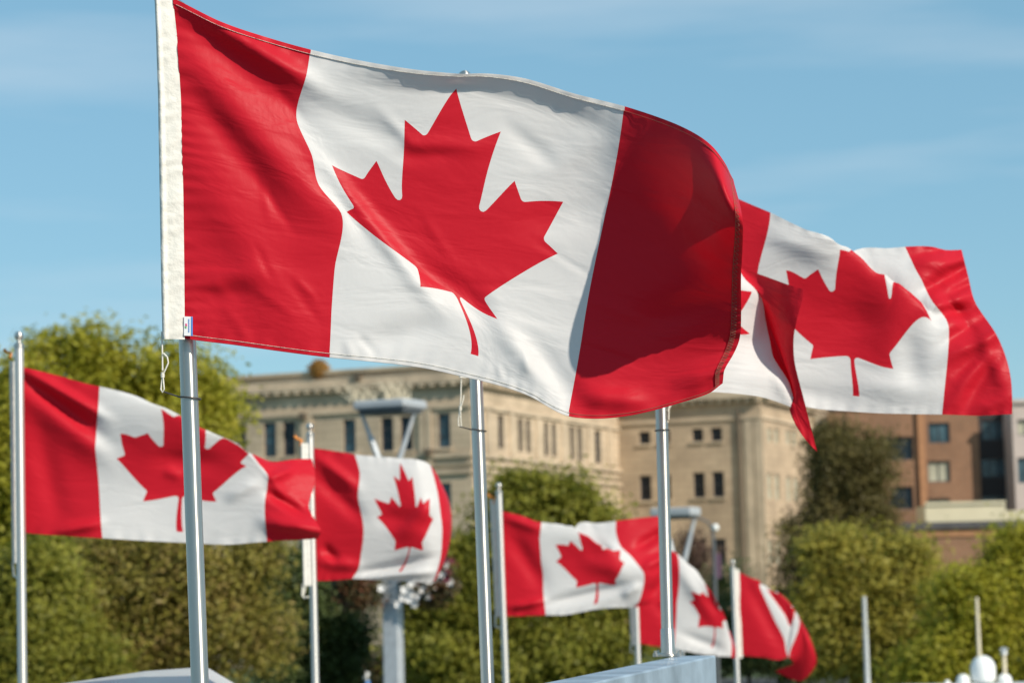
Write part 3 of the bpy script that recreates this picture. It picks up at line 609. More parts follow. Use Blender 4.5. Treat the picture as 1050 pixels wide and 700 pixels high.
def dome(px, ytop, ybot, wpx):
    a, c = P(px, ytop, YB), P(px, ybot, YB); r = wpx*YB/F/2; h = a.z-c.z; mb = MB()
    prof = [(r*.86, 0), (r*.98, h*.12), (r, h*.3), (r, h*.5)] + [(r*math.cos(q), h*.5+h*.5*math.sin(q)) for q in (.3,.6,.9,1.2,1.5)]
    mb.lathe([(x_, z_+.0) for x_, z_ in prof], c, n=20); o = mb.build('satellite_dome' if wpx > 20 else 'radar_dome', MAT['gel'], boat, smooth=True)
    m2 = MB(); m2.tube([Vector((c.x, YB, zr-.05)), Vector((c.x, YB, c.z+.02))], r*.5, 10); m2.build('pedestal', MAT['zinc'], o)
dome(1008.5, 671.5, 698, 25); dome(988, 690.5, 703, 13.5); dome(1030.5, 690, 703, 14); dome(971.5, 696.5, 704, 6)
for px, y0, r_ in ((1001.5, 612, .035), (886, 611, .05)):
    a = P(px, y0, YB); mb = MB(); mb.tube([Vector((a.x, YB, zr-.05)), Vector((a.x, YB, (zr+a.z)/2)), a], [r_*1.1, r_, r_*.8], 8); mb.build('antenna', MAT['straw'] if px > 900 else MAT['pale'], t, smooth=True)
a = P(1029.5, 668, YB); mb = MB(); mb.tube([Vector((a.x, YB, zr-.05)), a], .035, 8); o = mb.build('mast', MAT['straw'], t)
mb = MB(); mb.lathe([(.02,-.06),(.07,-.04),(.05,.02),(.09,.06),(.02,.09)], a, n=10); mb.build('wind_gauge', MAT['zinc'], o, smooth=True)

# ------------------------------------------------------------------ beam, kiosk roof
d3 = Vector((.43, 1.76, 0)).normalized()
p3 = P(684, 673, 9.0); zt3 = p3.z
sid = Vector((d3.y, -d3.x, 0)); tip = P(734, 673, 9.05); wbm = .15
t = thing('steel_beam', 'blue-grey painted steel beam carrying a flagpole at its end, bottom centre', 'beam', (tip.x, tip.y, DECK))
e1 = Vector((tip.x, tip.y, zt3)); e0 = e1 - d3*5.0
mid = (e0+e1)/2 - sid*(wbm/2)
mb = MB(); mb.bevbox(mid + Vector((0,0,-.06)), (wbm, 5.0, .12), .006, (sid, d3, Vector((0,0,1)))); bm_ = mb.build('beam_tube', MAT['beam'], t)
for q in (.6, 4.0):
    c = e1 - d3*q - sid*(wbm/2); mb = MB(); mb.bevbox((c.x, c.y, (c.z-.12+DECK)/2), (.12, .12, c.z-.12-DECK), .008, (sid, d3, Vector((0,0,1)))); mb.build('support_post', MAT['beam'], t)
# pale kiosk roof behind the nearest pole
YK = 10.5; ap = P(206, 684, YK)
t = thing('kiosk', 'pale grey metal roof of a low kiosk behind the base of the largest flag\'s pole', 'kiosk', (ap.x, YK+1, DECK))
prof = [P(-150, 716, YK), P(60, 701, YK), P(150, 687.5, YK), P(198, 684, YK), P(214, 684.5, YK), P(262, 713, YK), P(300, 740, YK)]
v = []; f = []
for k, p in enumerate(prof): v += [(p.x+.25, YK-2.4, p.z-.09), (p.x, YK, p.z), (p.x+.25, YK-2.4, p.z-.13), (p.x, YK, p.z-.05)]
for k in range(len(prof)-1): a_ = k*4; f += [(a_, a_+4, a_+5, a_+1), (a_+2, a_+3, a_+7, a_+6), (a_, a_+2, a_+6, a_+4), (a_+1, a_+5, a_+7, a_+3)]
f += [(0,1,3,2), (24,26,27,25)]
mesh_obj('roof', v, f, MAT['pale'], t)
mb = MB(); x0_, x1_ = prof[0].x+.15, prof[-1].x-.15; zb_ = prof[-1].z-.16
mb.bevbox(((x0_+x1_)/2+.12, YK-1.2, (zb_+DECK)/2), (x1_-x0_-.3, 2.0, zb_-DECK), .03); mb.build('cabin', MAT['pale'], t)

# ------------------------------------------------------------------ flags
def arc(p, d, r, n=4):
    p = np.array(p, float); d = np.array(d, float); q = p+d; L_ = np.hypot(*d); h = math.sqrt(max(r*r-(L_/2)**2, 0)); mid = (p+q)/2
    nrm = np.array([-d[1], d[0]])/L_; c = mid + nrm*h       # sweep = 1, small arc (y down)
    a0 = math.atan2(*(p-c)[::-1]); a1 = math.atan2(*(q-c)[::-1])
    while a1 < a0: a1 += 2*math.pi
    return [tuple(c + r*np.array([math.cos(a), math.sin(a)])) for a in np.linspace(a0, a1, n+1)[1:]]
def leaf_outline():
    p = (4890, 4430); pts = [p]
    for s in (('l',-45,-863),('a',95,111,-98),('l',859,151),('l',-116,-320),('a',65,20,-73),('l',941,-762),('l',-212,-99),('a',65,-34,-79),('l',186,-572),('l',-542,115),('a',65,-73,-38),('l',-105,-247),('l',-423,454),('a',65,-111,-57),('l',204,-1052),('l',-327,189),('a',65,-91,-27),('l',-332,-652)):
        if s[0] == 'l': p = (p[0]+s[1], p[1]+s[2]); pts.append(p)
        else: pts += arc(p, s[2:], s[1]); p = pts[-1]
    h = np.array(pts)/4800.; m = h[:-1][::-1].copy(); m[:, 0] = 2-m[:, 0]
    return np.vstack([h, m])
LEAF = leaf_outline()
def inside(poly, x, y):
    r = np.zeros(len(x), bool); j = len(poly)-1
    for i in range(len(poly)):
        xi, yi = poly[i]; xj, yj = poly[j]
        c = ((yi > y) != (yj > y)) & (x < (xj-xi)*(y-yi)/(yj-yi+1e-15)+xi); r ^= c; j = i
    return r
def flag_pattern(nv):
    """triangulation of the 2 x 1 flag cut along the stripes and the maple leaf"""
    h = 1./nv; nu = 2*nv; pts = []; edges = []
    L_ = []
    for a, b in zip(LEAF, np.roll(LEAF, -1, 0)):
        n = max(1, int(np.hypot(*(b-a))/h)); L_ += [tuple(a+(b-a)*k/n) for k in range(n)]
    b0 = len(pts); pts += L_; edges += [(b0+k, b0+(k+1) % len(L_)) for k in range(len(L_))]
    LA_ = np.array(L_)
    idx = {}
    for i in range(nu+1):
        for j in range(nv+1):
            q = np.array([i*h, j*h])
            if 0 < i < nu and 0 < j < nv and abs(q[0]-1) < .45 and np.min(np.abs(LA_-q).max(1)) < .38*h: continue
            idx[i, j] = len(pts); pts.append(tuple(q))
    for i in (0, nv//2, nv+nv//2, nu): edges += [(idx[i, j], idx[i, j+1]) for j in range(nv)]
    for j in (0, nv): edges += [(idx[i, j], idx[i+1, j]) for i in range(nu)]
    V, E, Fc, *_ = delaunay_2d_cdt([Vector(p) for p in pts], edges, [], 0, 1e-6)
    V = np.array([tuple(v) for v in V]); Fc = np.array([f for f in Fc])
    c = V[Fc].mean(1); red = (c[:, 0] < .5) | (c[:, 0] > 1.5) | inside(LEAF, c[:, 0], c[:, 1])
    return V, Fc, red
PAT = {120: flag_pattern(120), 60: flag_pattern(60)}
class TPS:
    def __init__(s, uv, val, reg=1e-5):
        s.p = np.array(uv, float); val = np.array(val, float).reshape(len(uv), -1); n = len(uv)
        K = s.k(s.p, s.p) + np.eye(n)*reg; Q = np.hstack([np.ones((n, 1)), s.p]); A = np.zeros((n+3, n+3)); A[:n, :n] = K; A[:n, n:] = Q; A[n:, :n] = Q.T
        s.w = np.linalg.solve(A, np.vstack([val, np.zeros((3, val.shape[1]))]))
    @staticmethod
    def k(a, b):
        r2 = ((a[:, None]-b[None])**2).sum(2); return r2*np.log(r2+1e-12)
    def __call__(s, q):
        q = np.asarray(q, float); return s.k(q, s.p) @ s.w[:-3] + np.hstack([np.ones((len(q), 1)), q]) @ s.w[-3:]
LP = dict(top=(1,.0833), URt=(1.15625,.1854), URc=(1.079,.224), ULt=(.84375,.1854), ULc=(.921,.224), nR=(1.118,.412), nL=(.882,.412), t1R=(1.225,.3219), t1L=(.775,.3219),
          cR=(1.253,.379), cL=(.747,.379), RT=(1.375,.3573), LT=(.625,.3573), dR=(1.337,.485), dL=(.663,.485), RB=(1.3875,.5135), LB=(.6125,.5135), lcR=(1.19,.678), lcL=(.81,.678),
          btR=(1.2115,.754), btL=(.7885,.754), st=(1.0,.735), sb=(1.0,.923))
def smooth(x): x = np.clip(x, 0, 1); return x*x*(3-2*x)
class FlagMap:
    def __init__(s, Y, pts, dep, folds=(), extra=None, reg=1e-5):
        uv = [LP[p[0]] if isinstance(p[0], str) else p[:2] for p in pts]; xy = [p[-2:] for p in pts]
        s.Y = Y; s.t = TPS(uv, xy, reg); s.d = TPS([d[:2] for d in dep], [d[2] for d in dep], 1e-4); s.folds = folds; s.extra = extra
    def __call__(s, uv, off=0):
        uv = np.asarray(uv, float); xy = s.t(uv); d = s.d(uv)[:, 0].copy()
        for x0, y0, x1, y1, wd, amp in s.folds:
            ax, ay = x1-x0, y1-y0; L_ = math.hypot(ax, ay); t = ((xy[:, 0]-x0)*ax + (xy[:, 1]-y0)*ay)/L_**2; dd = ((xy[:, 0]-x0)*ay - (xy[:, 1]-y0)*ax)/L_
            d += amp*np.exp(-(dd/wd)**2)*smooth((t+.3)/.65)*smooth((1.3-t)/.65)
        if s.extra is not None: d += s.extra(uv, xy)
        Yw = s.Y + d + off
        dirs = np.array(fw)[None] + np.array(rt)[None]*((xy[:, :1]-525)/F) + np.array(up)[None]*((350-xy[:, 1:2])/F)
        return np.array([0, 0, CAMZ])[None] + dirs*(Yw/dirs[:, 1])[:, None]
def grid_strip(fm, us, vs_, off):
    U, Vv = np.meshgrid(us, vs_, indexing='ij'); uv = np.stack([U.ravel(), Vv.ravel()], 1); v = fm(uv, off); nv_ = len(vs_)
    f = [(i*nv_+j, (i+1)*nv_+j, (i+1)*nv_+j+1, i*nv_+j+1) for i in range(len(us)-1) for j in range(nv_-1)]
    return v, f, uv
FLAGS = 'Canadian flags flying from the poles'
def flag(label, fm, nv, header, rope=None, ring=None, hem=False, tie=None):
    """header: list of (xl, xr, y) down the hoist sleeve with its distance"""
    hy, hl = header
    b = P(hl[-1][1], hl[-1][2], hy)
    t = thing('flag', label, 'flag', b, FLAGS)
    V, Fc, red = PAT[nv]; W = fm(V)
    mesh_obj('cloth', W, Fc, [MAT['white'], MAT['red']], t, smooth=True, uvs=V, mids=red.astype(int))
    v = []; f = []; n = 16; rows = []
    ys = np.array([r[2] for r in hl], float); K = 90; yy = np.linspace(ys[0], ys[-1], K)
    xl = np.interp(yy, ys, [r[0] for r in hl]); xr = np.interp(yy, ys, [r[1] for r in hl])
    for i in range(K):
        for k in range(n+1):
            q = k/n; p = P(xl[i]+(xr[i]-xl[i])*q, yy[i]+(xr[i]-xl[i])*q*.02, hy + .010*math.cos(q*math.pi*.5)*-1 + .0022*math.sin(i*1.25+q*4.5+math.sin(i*.43)*2)*(q*(1-q)*4)**.6*(1 if hem else .5) - (.007*math.sin(math.pi*q/.26) if q < .26 else 0)); v.append(p)
    for i in range(K-1):
        for k in range(n): a = i*(n+1)+k; f.append((a, a+1, a+n+2, a+n+1))
    nb = len(v)                                             # rear layer of the sleeve
    for i in range(K):
        for k in range(n+1):
            q = k/n; v.append(P(xl[i]+(xr[i]-xl[i])*q, yy[i]+(xr[i]-xl[i])*q*.02, hy + .012*math.sin(q*math.pi) + .002 - .010*math.cos(q*math.pi*.5)))
    for i in range(K-1):
        for k in range(n): a = nb+i*(n+1)+k; f.append((a+n+1, a+n+2, a+1, a))
    uv = [(0, 0)]*len(v)
    hd = mesh_obj('header', v, f, MAT['header'], t, smooth=True)
    if hem:
        red_w = lambda u: (u < .5) | (u > 1.5)
        for nm, us, vs2 in (('hem', np.linspace(.001, 1.998, 400), np.array([.001, .008, .016])), ('hem', np.linspace(.001, 1.998, 400), np.array([.984, .992, .999])), ('hem', np.array([1.958, 1.978, 1.999]), np.linspace(.001, .999, 200))):
            v2, f2, uv2 = grid_strip(fm, us, vs2, -.0025); cu = uv2[[q[0] for q in f2]][:, 0]
            h_ = mesh_obj(nm, v2, f2, [MAT['white'], MAT['red']], t, smooth=True, uvs=uv2, mids=red_w(cu).astype(int))
        def stitch(us, vs2):
            k = int(np.searchsorted(us, 1.5)) if us[-1] > us[0]+.5 else 0; q = fm(np.stack([us, vs2], 1), -.0036)
            for i0, i1, m_ in ((0, k, 'rope'), (max(k-1, 0), len(us), 'thread')):
                if i1-i0 > 2: mb = MB(); mb.tube(q[i0:i1], .0006, 4); mb.build('stitching', MAT[m_], t)
        us = np.linspace(.01, 1.98, 380); stitch(us, np.full(380, .0145)); stitch(us, np.full(380, .9865))
        vs3 = np.linspace(.01, .99, 240); stitch(np.full(240, 1.962), vs3); stitch(1.973+.008*np.sign(np.sin(np.arange(240)*1.6)), vs3)
    if rope:
        for pth in rope[0]:
            mb = MB(); mb.tube([P(x, y, hy+.0+dz) for x, y, dz in pth], rope[1], 7); mb.build('rope', MAT['rope'], t, smooth=True)
        for x, y, r in rope[2]:
            mb = MB(); mb.lathe([(r*.3,-r*1.3),(r*.9,-r*.9),(r*.75,-r*.3),(r,0),(r*.7,r*.4),(r*.9,r),(r*.3,r*1.3)], P(x, y, hy), n=10); mb.build('knot', MAT['rope'], t, smooth=True)
    if ring:
        pole_c, rr, pth, wr_ = ring; mb = MB(); mb.tube(pth, wr_, 7, cap=True); mb.build('clip_ring', MAT['wire'], t, smooth=True)
    if tie:
        p = P(*tie, hy); s_ = hy/2400
        mb = MB(); mb.tube([p+Vector((-3*s_,0,3*s_)), p+Vector((0,-.005,0)), p+Vector((4*s_,.005,-1*s_)), p+Vector((3*s_,0,-7*s_))], 1.5*s_, 7); mb.build('orange_tie', MAT['orange'], t, smooth=True)
    return t

# ------------------------------------------------------------------ poles
def pole(label, Y, top, bot, r, base_z=None, finial='ball', plate=False, metal='alu'):
    """top, bot: pixels of the axis"""
    a, b = P(*top, Y), P(*bot, Y); d = (b-a).normalized()
    zb = base_z if base_z is not None else DECK; b = a + d*((zb-a.z)/d.z)
    t = thing('flagpole', label, 'flagpole', b, 'aluminium flagpoles'); ax = -d
    mb = MB(); mb.tube([b, b.lerp(a, .5), a], [r, r, r*.97], 28); mb.build('shaft', MAT[metal], t, smooth=True)
    mb = MB()
    if finial == 'ball':
        mb.lathe([(r*1.1,-.01),(r*1.15,r*.4),(r*.5,r*.9),(r*.45,r*1.3)] + [(r*1.0*math.cos(q), r*2.3+r*1.0*math.sin(q)) for q in np.linspace(-1.2, 1.5, 9)], a, ax, 20)
    else:
        mb.lathe([(r*1.06,-.02),(r*1.1,.0),(r*1.0,r*.3),(r*.8,r*.65),(r*.45,r*.9),(r*.05,r)], a, ax, 20)
    mb.build('finial', MAT['alu'], t, smooth=True)
    if plate:
        mb = MB(); mb.lathe([(r*1.9,0),(r*1.9,.008),(r*1.15,.012),(r*1.12,.10),(r*1.0,.105)], b+Vector((0,0,.001)), n=24); pl_ = mb.build('base_collar', MAT['alu'], t, smooth=True)
        for k in range(4):
            c = b + Vector((math.cos(k*1.571+.6)*r*2.6, math.sin(k*1.571+.6)*r*2.6, .001)); mb = MB(); mb.lathe([(.009,0),(.009,.012),(.005,.013),(.005,.022)], c, n=6); mb.build('bolt', MAT['alu'], t)
    else:
        mb = MB(); mb.lathe([(r*3,0),(r*3,.012),(r*1.3,.016),(r*1.25,.12),(r*1.0,.125)], b, n=24); mb.build('base_collar', MAT['alu'], t, smooth=True)
    return t
R1 = 18.2/2*6.27/F
pole('thick near flagpole left of centre, carrying the largest flag', 6.27, (179.6, 8), (205, 700), R1)
pole('tall flagpole just left of centre, its domed tip showing above the largest flag', 8.4, (476.5, 79), (500, 700), 13.6/2*8.4/F, finial='cap')
pole('flagpole bolted to the end of the blue-grey beam', 9.0, (671.5, 165), (685, 673), 12.6/2*9.0/F, base_z=zt3+.002, plate=True, finial='cap')
for lab, Y, tp, bt, wpx in (('flagpole at the far left with a ball tip, in front of the lime tree', 12.9, (19.5,355), (23,700), 9.6),
        ('slim flagpole with a ball tip between the leftmost flag and the lamp post', 16.3, (317.8,446), (323.5,700), 7.6),
        ('slim pale flagpole just right of the tall middle pole, against the rounded green tree', 20.6, (511.6,505), (518.8,700), 6.4),
        ('short flagpole above the beam, half hidden by a flag fold', 24.0, (650.2,545), (655,700), 5.6),
        ('shortest flagpole, right of the beam end, with a small ball tip', 27.5, (751.6,582), (756.3,700), 5.2)):
    pole(lab, Y, tp, bt, wpx/2*Y/F, metal='satin')

# ------------------------------------------------------------------ the eight flags
def hem_pucker(amp, fr):
    def f(uv, xy):
        u, v = uv[:, 0], uv[:, 1]; e = np.exp(-v/.035)+np.exp(-(1-v)/.035)
        ph = np.sin(u*fr + 2*np.sin(u*9) + 9*v) + .6*np.sin(u*fr*.57 + 1.3)
        return amp*ph*e
    return f
def f1_extra(uv, xy):
    u, v = uv[:, 0], uv[:, 1]
    d = hem_pucker(.0014, 95)(uv, xy)
    d += -.033*smooth((.10-v)/.10)**1.3*smooth((u-.55)/.3)*smooth((1.55-u)/.25)            # top edge leans out
    d += .0016*np.sin(v*150+3*np.sin(v*14)+26*u)*np.exp(-u/.07)                              # gathers along the heading
    d += .0018*np.sin(v*120+2*np.sin(v*23)+20*u)*np.exp(-(2-u)/.05)                          # puckers of the fly hem
    return d
pts1 = [(0,0,177,-2),(0,.1,181,37),(0,.28,185,100),(0,.5,187,172),(0,.75,188,260),(0,1,189,347),
  (.13,0,221,20),(.29,0,264,35.5),(.5,0,318.5,51),(.5,.09,314,78),(.5,.2,305,108),(.5,.27,305,126),(.5,.36,320,160),(.5,.44,327,190),(.5,.52,349,217),(.5,.7,344,270),(.5,.85,340,318),(.5,1,337.5,366.5),
  (.83,0,429.5,72),(.98,0,475,76),(1.18,0,540,81),(1.32,0,585,95),(1.5,0,640,109),(1.5,.25,627,190),(1.5,.5,610,270),(1.5,.75,596,350),(1.5,1,582.5,426.5),
  (.15,1,235,353),(.33,1,286,360),(.69,1,392,372),(.98,1,471.5,385.5),(1.27,1,530,401),(1.36,1,548.6,409),(1.6,1,617,429),(1.7,1,651,425),(1.84,1,697,413),(1.94,1,729,402),(2,1,741,393),
  (1.66,0,690,126),(1.80,0,722,143),(1.87,0,734,154),(1.94,0,745,170),(2,0,752,184),(2,.06,757,203),(2,.13,761,222),(2,.35,760,280),(2,.55,760,326),(2,.68,758,349),(2,.78,751,365),(2,.88,743,379),
  ('top',468,91),('URt',513.6,135),('URc',486,144),('nR',492.5,214),('t1R',527.7,185.5),('cR',536,206),('RT',577.6,207),('dR',558,245),('RB',572,260),('lcR',497.6,306),('btR',510,327),('st',470,306),('sb',487,364),
  ('btL',431,294),('ULt',415,123),('ULc',435.5,138),('nL',411,203),('t1L',386,165),('cL',372.5,183),('LT',340.5,169.5),('dL',362.5,212),('LB',355.5,217.5)]
dep1 = [(0,0,-.05),(0,.5,-.05),(0,1,-.05),(.25,.5,-.04),(.5,0,-.03),(.5,.5,-.02),(.5,1,-.03),(.75,.5,.02),(1,0,.02),(1,.5,.04),(1,1,.02),(1.25,.3,.06),(1.25,.8,.04),(1.5,0,.03),(1.5,.25,.07),(1.5,.5,.07),(1.5,.75,.05),(1.5,1,.02),
  (1.66,0,-.08),(1.75,.25,-.08),(1.75,.5,-.01),(1.75,.75,.04),(1.75,1,.03),(1.87,0,-.225),(1.9,.08,-.32),(1.94,.0,-.20),(2,0,-.08),(2,.05,-.17),(2,.12,-.30),(2,.25,-.21),(2,.4,-.11),(2,.55,-.03),(2,.7,.02),(2,.85,.03),(2,1,.03)]
folds1 = [(188,6,318,84,10,-.020),(200,34,322,130,16,.012),(190,55,330,215,20,-.012),(198,95,290,215,14,.009),(192,150,300,330,24,-.010),(200,292,270,282,14,-.008),(200,306,255,296,12,.006),
  (330,165,440,305,9,-.010),(322,108,420,150,14,.008),(405,149,500,150,9,-.006),(412,160,470,157,8,.004),(500,315,560,395,13,-.012),(545,355,600,420,14,.010),(430,270,520,335,12,.009),(380,350,450,335,14,.008),
  (520,130,570,170,9,.005),(560,180,610,140,16,-.006),(540,225,620,215,18,.006),(660,330,760,300,16,.015),(700,395,755,370,12,-.015),(600,405,660,412,10,-.012),(690,200,740,270,12,-.012)]
crs = np.random.default_rng(5)
for k in range(26):
    x_, y_ = [(crs.uniform(195, 330), crs.uniform(60, 340)), (crs.uniform(340, 600), crs.uniform(110, 380)), (crs.uniform(350, 570), crs.uniform(345, 400))][k % 3]
    an = crs.normal(R(52) if k % 3 == 0 else R(35) if k % 3 == 1 else R(75), .25); ln = crs.uniform(25, 80) if k % 3 < 2 else crs.uniform(12, 26)
    folds1.append((x_, y_, x_+ln*math.cos(an), y_+ln*math.sin(an), crs.uniform(3.2, 6.5), crs.choice([-1, 1])*crs.uniform(.0012, .0030)))
fm1 = FlagMap(6.27, pts1, dep1, [(*q[:5], q[5]*1.35) for q in folds1], f1_extra)
h1 = (6.215, [(157,177.5,-6),(158.5,177.5,0),(160,181.5,37),(162,185.5,100),(163.7,188,200),(165,189,280),(166.5,189.5,347.5)])
def ring_path(Y, cx, cy, r, tilt, tail):
    c = P(cx, cy, Y); pts = []
    for k in range(0, 21): a = math.pi + 2*math.pi*k/20*.98; pts.append(c + Vector((math.cos(a)*r, -math.sin(a)*r, -math.cos(a)*r*tilt)))
    return [P(*tail, Y)] + pts
loop1 = [[(166,340,0),(166.5,362,0),(166.7,380,0)], [(167.5,362,-.004),(171.5,366,-.004),(172.5,372,-.004),(169,380,-.002),(166.8,384,0)], [(166.5,386,0),(165.5,394,0),(165,399,0),(166.6,402,0),(168.2,399,-.003),(167.6,392,-.003),(167,386,-.002)]]
fl1 = flag('largest flag, nearest of all, its red fly end curled into deep shade', fm1, 120, h1, rope=(loop1, .0022, [(166.8,384.5,.0062)]),
     ring=(0, 0, ring_path(6.27, 195, 408, R1+.004, .12, (166.5,401)), .0022), hem=True)
# maker's tag at the lower hoist corner
def tagq(x0, y0, x1, y1, Y, m, name, parent):
    mb = MB(); mb.add([P(x0,y0,Y), P(x1,y0+.4,Y), P(x1,y1+.4,Y), P(x0,y1,Y), P(x0,y0,Y+.001), P(x1,y0+.4,Y+.001), P(x1,y1+.4,Y+.001), P(x0,y1,Y+.001)], [(0,3,2,1),(4,5,6,7),(0,1,5,4),(1,2,6,5),(2,3,7,6),(3,0,4,7)]); return mb.build(name, m, parent)
TY = float(fm1(np.array([[.02,.95]]))[0, 1]) - .012
tg = tagq(188.6, 324.3, 197.6, 344, TY, MAT['tagw'], 'care_tag', fl1)
tagq(196.1, 324.5, 197.6, 344.2, TY-.0015, MAT['tagblue'], 'tag_border', tg); tagq(190.2, 331.5, 191.8, 334, TY-.0015, MAT['taglogo'], 'tag_mark', tg); tagq(189.8, 334.2, 191.4, 336, TY-.0015, MAT['taggreen'], 'tag_mark', tg)
tx = MB()
for k in range(9):
    y = 327+k*1.55; tx.add([P(193,y,TY-.0015), P(194.4,y+.1,TY-.0015), P(194.4,y+.9,TY-.0015), P(193.2,y+1,TY-.0015)], [(0,3,2,1)])
tx.build('tag_lettering', MAT['tagblue'], tg)

pts2 = [(0,0,475,108),(0,.5,474,248),(0,1,474,386),(.5,0,560,140),(.5,.5,556,270),(.5,1,560,392),(1,0,655,190),(1,.5,655,290),(1,1,660,398),(1.25,0,710,245),(1.25,.5,722,315),(1.25,1,735,402),
  (1.4,1,785,408),(1.5,1,815,419),(1.5,.85,808,390),(1.5,.7,793,366),(1.5,.6,790,352),(1.5,.45,784,322),(1.5,.25,771,294),(1.5,0,757,274),(1.62,0,778,281),(1.8,0,803,290),(2,0,825,297),(2,.15,818,324),(2,.35,814,345),(2,.55,815,372),(2,.75,824,408),(2,.88,831,436),(2,1,838,463),(1.62,1,810,419),(1.8,1,819,441),(1.75,.75,813,398),(1.75,.5,802,362),(1.75,.25,798,320),('RB',769,342),('RT',771,299)]
dep2 = [(0,0,.02),(0,1,.02),(.5,0,.05),(.5,1,.05),(1,.5,-.14),(1,0,-.12),(1,1,-.10),(1.25,.0,-.03),(1.25,.5,-.05),(1.25,1,-.03),(1.5,0,.14),(1.5,.5,.14),(1.5,1,.08),(1.65,.3,.05),(1.75,0,.02),(2,0,-.06),(2,.3,-.04),(1.75,.6,.06),(2,.6,.02),(1.75,1,.06),(2,1,.06)]
fm2 = FlagMap(8.4, pts2, dep2, [(745,395,800,300,14,.01),(795,385,815,420,6,-.015)], hem_pucker(.002, 70))
h2 = (8.40, [(468.5,476,108),(469,476,250),(471,478.5,387)])
flag('flag mostly hidden behind the largest one, its red fly end hanging in a twisted tail', fm2, 60, h2, rope=([[(473,386,0),(472.6,405,0),(472,418,0)], [(472,419,-.003),(475,409,-.003),(475.5,405,-.003)], [(471.6,420,0),(470,430,0),(470.2,436,0),(473,437,0),(472.4,428,-.003),(472,420,-.003)]], .0024, [(472,418.5,.0068)]),
     ring=(0, 0, ring_path(8.4, 490.5, 441, 13.6/2*8.4/F+.004, .14, (471,437)), .0024))

pts3 = [(0,0,676,172),(0,.5,677,290),(0,1,680,405),(.25,0,735,194),(.25,1,730,398),(.5,0,790,218),(.5,.3,777,279),(.5,.65,775,340),(.5,1,776,403),(.7,0,828,236),(.88,0,858,250),
  ('LT',806,277),('cL',826,285),('t1L',839,276),('nL',855,297),('ULt',861,256),('LB',806,328),('lcL',833,354),('btL',831,368),('st',874,368),('sb',878,406),('btR',916,378),('lcR',913,362),('RB',955,329),('nR',912,305),
  (.95,.13,872,258),(1.02,.24,886,267),(1.13,.355,908,282),(1.2,.41,921,290),(1.27,.455,934,300),(1.36,.50,949,316),
  (1.0,.08,880,281),(1.0,0,868,276),(1.13,.22,905,301),(1.22,.31,925,309),(1.32,.38,944,323),(1.1,0,868,266),
  (1.22,0,876,257),(1.3,.12,900,272),(1.38,.25,926,292),(1.4,0,908,254.5),
  (1.5,0,928,253),(1.5,.14,936,270),(1.5,.28,945,287),(1.5,.4,956,309),(1.5,.5,970,327),(1.5,.6,973,342),(1.5,.8,970,385),(1.5,1,966,424.8),
  (1.68,0,956,253),(1.8,0,968,256),(2,0,986,256),(2,.2,994,288),(2,.35,1001,312),(2,.5,1020,340),(2,.65,1032,368),(2,.8,1037,392),(2,1,1038,424.5),(1.75,.5,995,335),(1.75,.3,972,302),(1.75,1,1002,426),
  (.75,1,832,418),(1,1,876,422),(1.25,1,920,424)]
dep3 = [(0,0,.03),(0,1,.03),(.5,0,.0),(.5,.5,.03),(.5,1,.02),(.88,0,-.02),(1,.5,.04),(1.02,.24,.01),(1.13,.355,.0),(1.25,.44,.0),(1.36,.5,.01),(1,.08,.06),(1,0,.08),(1.13,.22,.07),(1.27,.34,.07),(1.1,0,.10),(1.22,0,.16),(1.3,.12,.14),(1.38,.25,.1),(1.5,0,.16),(1.5,.28,.1),(1.5,.5,.03),(1.5,1,0),(1.3,.7,0),(1,1,.02),(2,0,.22),(2,.3,.14),(2,.5,.05),(2,1,-.02),(1.75,.5,.06),(1.75,.2,.12),(1.75,1,.0)]
folds3 = [(940,262,1005,250,6,.012),(962,275,1000,262,5,-.012),(968,350,1018,322,6,.014),(972,366,1028,338,6,-.012),(990,410,1022,365,8,.012),(965,300,990,330,6,.01),(1000,330,1032,400,9,-.010),(975,300,1002,288,4,.012),(1000,420,1034,408,6,-.008),(945,300,995,270,7,.022),(950,318,1000,300,6,-.018),(958,322,1003,318,6,.02),(975,420,1030,330,10,-.015),(985,380,1025,350,7,.012),(880,395,960,400,12,-.01),(810,400,870,412,10,.008),(790,240,850,262,10,-.008),(930,340,940,400,14,.01),(940,270,980,262,8,-.012)]
fm3 = FlagMap(9.0, pts3, dep3, [(*q[:5], q[5]*1.7) for q in folds3], hem_pucker(.002, 70))
flag('flag at the right against the sky, a pleat folded across its leaf', fm3, 60, (9.02, [(671,678,172),(673,679,290),(678,684,406)]), rope=([[(684.5,412,-.03),(684.8,420,-.03),(684.6,433,-.03)], [(684.5,421,-.035),(687.5,416,-.035),(689,409,-.035)], [(686,412,-.035),(685.8,424,-.035),(685.5,430,-.035)]], .003, [(684.8,422,.006)]),
     ring=(0, 0, ring_path(9.0, 679, 441, 12.6/2*9.0/F+.004, -.05, (672.6,441)), .0028))

